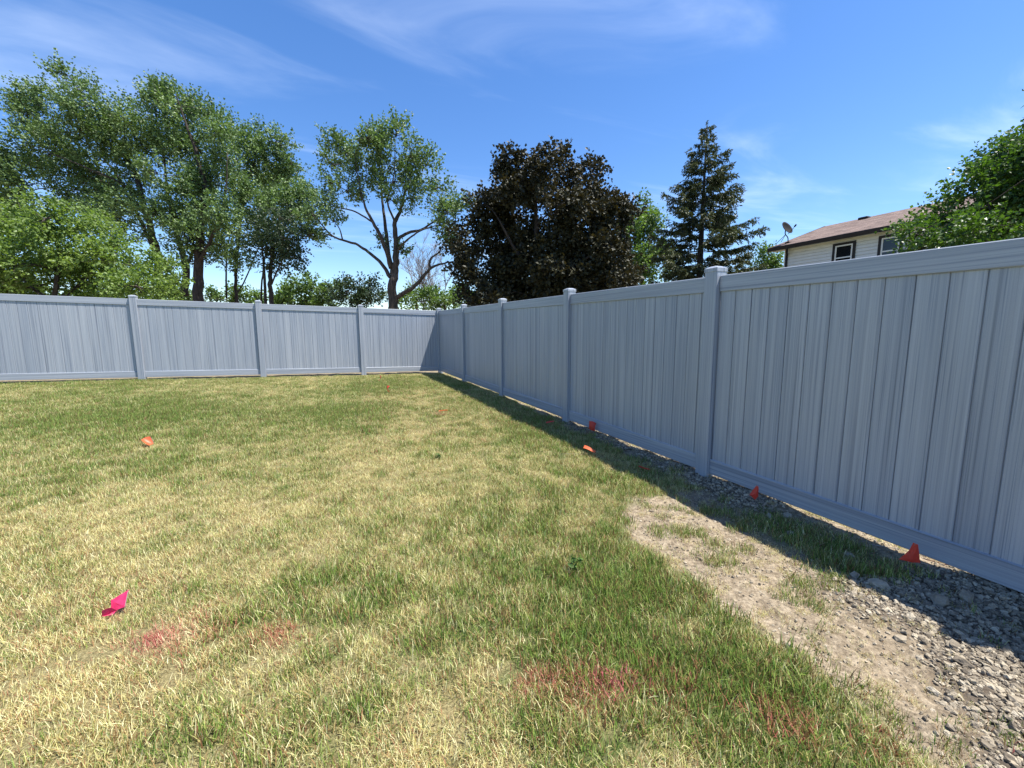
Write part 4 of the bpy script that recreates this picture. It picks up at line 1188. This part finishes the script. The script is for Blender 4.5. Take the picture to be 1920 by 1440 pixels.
def make_flag(u, v, label, mat, wdt=.11, hgt=.09, wire_h=.13, az=0.0, curl=1.2, lean=(0, 0), droop=.4, seed=0, lying=False, zoff=0.0, at_xy=None):
    r = np.random.default_rng(seed + 900)
    if at_xy is None:
        R = ray(u, v); t_ = EYE / (-0.0207 * R[0] + 0.0169 * R[1] - R[2]); x, y = R[0] * t_, R[1] * t_
    else: x, y = at_xy
    z = gz(x, y)
    root = empty('marking_flag', (x, y, z))
    tag(root, label, 'flag', 'marking flags on the lawn and along the fence')
    n, mm = 9, 8
    P_ = []
    kx, ky = r.uniform(20, 40), r.uniform(20, 40); ph = r.random(3) * 6.28
    if not lying:
        wt = np.array([lean[0], lean[1], wire_h])
        b = MB(); b.tube([(0, 0, -.05), tuple(wt * .5 + np.array([.002, 0, 0])), tuple(wt)], .0014, 6); b.obj('wire_stake', M['wire'], root)
        wdir = norm(wt)
        for j in range(mm):
            h0 = wt - wdir * hgt * (j / (mm - 1))
            p_ = h0.copy(); a = az; P_.append(p_.copy())
            for i in range(1, n):
                a = az + curl * (i / (n - 1)) ** 1.3 + .35 * math.sin(ky * hgt * j / mm + ph[0]) + .25 * math.sin(kx * wdt * i / n + ph[1] + j * .3)
                dz = -droop * (i / n) + .25 * math.sin(ph[2] + i * .8 + j * .5)
                st_ = norm(np.array([math.cos(a), math.sin(a), dz])) * wdt / (n - 1)
                p_ = p_ + st_; p_[2] = max(p_[2], .012 + .004 * math.sin(i + j)); P_.append(p_.copy())
    else:
        b = MB(); b.tube([(0, 0, .012), (-.12 * math.cos(az + .4), -.12 * math.sin(az + .4), .02), (-.26 * math.cos(az + .5), -.26 * math.sin(az + .5), .015)], .0014, 6); b.obj('wire_stake', M['wire'], root)
        ca, sa = math.cos(az), math.sin(az)
        for j in range(mm):
            for i in range(n):
                xx = wdt * (i / (n - 1)) ; yy = hgt * (j / (mm - 1) - .5) * (1 - .35 * (i / (n - 1)))
                zz_ = .045 + zoff + .022 * math.sin(curl * 2.2 * i / (n - 1) + ph[0]) + .012 * math.sin(kx * yy + ph[1]) + (abs(yy) * curl * .55)
                P_.append(np.array([xx * ca - yy * sa, xx * sa + yy * ca, zz_]))
    q = [(j * n + i, j * n + i + 1, (j + 1) * n + i + 1, (j + 1) * n + i) for j in range(mm - 1) for i in range(n - 1)]
    obj('flag_sheet', mk_mesh('flag_sheet', np.array(P_), quads=q, smooth=True), mat, root)
    return root

def creased_flag(x, y, label, mat, verts, faces, wire):
    """a flag of stiff creased plastic; verts in cm: across, up, towards the viewer's side"""
    root = empty('marking_flag', (x, y, gz(x, y)))
    tag(root, label, 'flag', 'marking flags on the lawn and along the fence')
    tw = norm(np.array([-x, -y, 0.0])); ac = np.array([-tw[1], tw[0], 0.0]); ac = ac if ac @ RGT > 0 else -ac
    conv = lambda p: (ac * p[0] + tw * p[2]) * .01 + np.array([0, 0, p[1] * .01])
    b = MB(); b.tube([conv(p) for p in wire], .0014, 6); b.obj('wire_stake', M['wire'], root)
    import bmesh
    bm = bmesh.new(); vs = [bm.verts.new(conv(p)) for p in verts]
    for f in faces: bm.faces.new([vs[k] for k in f])
    bmesh.ops.triangulate(bm, faces=bm.faces[:])
    bmesh.ops.subdivide_edges(bm, edges=bm.edges[:], cuts=3, use_grid_fill=True)
    rr = np.random.default_rng(len(label))
    for v in bm.verts: v.co += Vector(rr.normal(size=3) * .0007)
    me = bpy.data.meshes.new('flag_sheet'); bm.to_mesh(me); bm.free()
    me.polygons.foreach_set('use_smooth', np.zeros(len(me.polygons), bool))
    obj('flag_sheet', me, mat, root)
creased_flag(-0.92, 2.33, 'crumpled magenta flag in the dry grass at the lower left', M['flag_pink'],
             [(-1.3, 7.6, 0), (4.9, 8.6, -3), (2.9, 2.8, .8), (0, 2.5, .8), (-1.7, 5.6, 2.2), (-4.6, 5.2, 1.6), (-4.9, 2.0, .6), (-1.6, 1.7, 2.4)],
             [(0, 3, 2, 1), (0, 4, 3), (4, 5, 6, 3), (3, 6, 7)], [(3.0, -4, 1), (2.8, 3, .8), (4.6, 8.4, -2.8)])
make_flag(290, 838, 'bent orange-red flag alone in the grass at left', M['flag_orange'], .095, .08, .10, math.radians(200), 1.6, (-.03, .02), .35, 2)
make_flag(712, 716, 'dark red flag nearest the back fence', M['flag_red'], .12, .11, .15, math.radians(60), 1.0, (.02, 0), .5, 3)
make_flag(728, 736, 'red flag just in front of the dark red one by the back fence', M['flag_red'], .10, .13, .17, math.radians(250), 1.4, (-.02, 0), .4, 4)
make_flag(1094, 855, 'orange flag lying curled at the edge of the fence shadow', M['flag_orange'], .13, .05, az=math.radians(-55), curl=1.0, seed=5, lying=True, zoff=.02)
make_flag(1198, 888, 'dark red flag lying flat in the shaded grass', M['flag_red'], .10, .04, az=math.radians(-25), curl=.7, seed=6, lying=True, zoff=.02)
make_flag(1124, 812, 'red flag standing against the bottom rail, farthest along the side fence', M['flag_red'], .10, .10, .17, math.radians(-70), 1.3, (0, 0), .6, 7, at_xy=(3.05, 4.30))
make_flag(1024, 799, 'small red flag lying in the shade below the side fence', M['flag_red'], .11, .05, az=math.radians(-30), curl=.6, seed=8, lying=True, zoff=.015)
creased_flag(2.98, 2.0, 'red flag standing in the stones below the side fence, next to the grass patch', M['flag_red'],
             [(.6, 14.5, 0), (1.9, 14, 0), (2.2, 6, -.6), (.2, 3.0, .8), (-3.6, 6.6, 1.4), (-2.0, 10.2, .4), (.6, 8, .9)],
             [(0, 6, 2, 1), (6, 3, 2), (0, 5, 6), (5, 4, 6), (4, 3, 6)], [(.6, -4, 0), (.6, 6, .2), (.9, 14.3, 0)])
creased_flag(2.99, 1.06, 'bright red flag standing in the gravel nearest the camera', M['flag_red'],
             [(-.4, 16.5, 0), (1.6, 16.0, -.3), (3.4, 5.4, -1.2), (0, 6.6, .9), (-5.4, 5.2, 1.8), (-1.7, 11.4, .4), (.4, 4.9, .5)],
             [(0, 3, 2, 1), (0, 5, 3), (5, 4, 3), (4, 6, 3), (3, 6, 2)], [(-.6, -4, 0), (-.2, 6, .3), (.4, 16.2, -.1)])
make_flag(1760, 1047, 'red plastic strip lying under the bottom rail beside the nearest flag', M['flag_pink'], .09, .02, az=math.radians(-88), curl=.3, seed=11, lying=True, zoff=-.01, at_xy=(3.24, 1.09))
make_flag(824, 778, 'faded pink flag lying in the middle of the lawn', M['flag_orange'], .14, .06, az=math.radians(10), curl=.5, seed=12, lying=True, zoff=.0)

# ---------------------------------------------------------------- weeds and litter
m, nt, o = new_mat('weed_leaf'); 
princ(nt, o, ramp(nt, attr(nt, 'rnd'), [(0, (0.035, 0.075, 0.014)), (1, (0.09, 0.155, 0.032))]), .5, .3); M['weed'] = m
def weed(x, y, label, n=14, h=.13, seed=0):
    r = np.random.default_rng(seed + 40); z = gz(x, y)
    root = empty('weed', (x, y, z)); tag(root, label, 'weed')
    b = MB(); pos, ax, nr, sz, rd = [], [], [], [], []
    for s in range(4):
        a = r.random() * 6.28; tp_ = np.array([math.cos(a) * h * .45, math.sin(a) * h * .45, h * r.uniform(.6, 1.1)])
        pt = smooth_path([(0, 0, -.01), tp_ * np.array([.35, .35, .5]), tp_], 4)
        b.tube(pt, np.linspace(.0022, .0008, len(pt)), 5)
        for k in range(n // 2):
            p = pt[r.integers(2, len(pt))]
            pos.append(p); aa = r.random() * 6.28; ax.append((math.cos(aa), math.sin(aa), r.uniform(-.1, .7))); nr.append(norm(r.normal(size=3) * .4 + np.array([0, 0, 1]))); sz.append(r.uniform(.025, .05)); rd.append(r.random())
    b.obj('stem', M['weed'], root)
    obj('foliage', leaves_mesh('foliage', np.array(pos), np.array(ax), np.array(nr), np.array(sz), np.array(rd), .28), M['weed'], root)
weed(1.19, 1.80, 'broad-leaved weed standing out of the greenest grass', 8, .085, seed=1)
weed(1.02, 4.05, 'small dark weed in the middle of the dry lawn', 10, .06, seed=2)
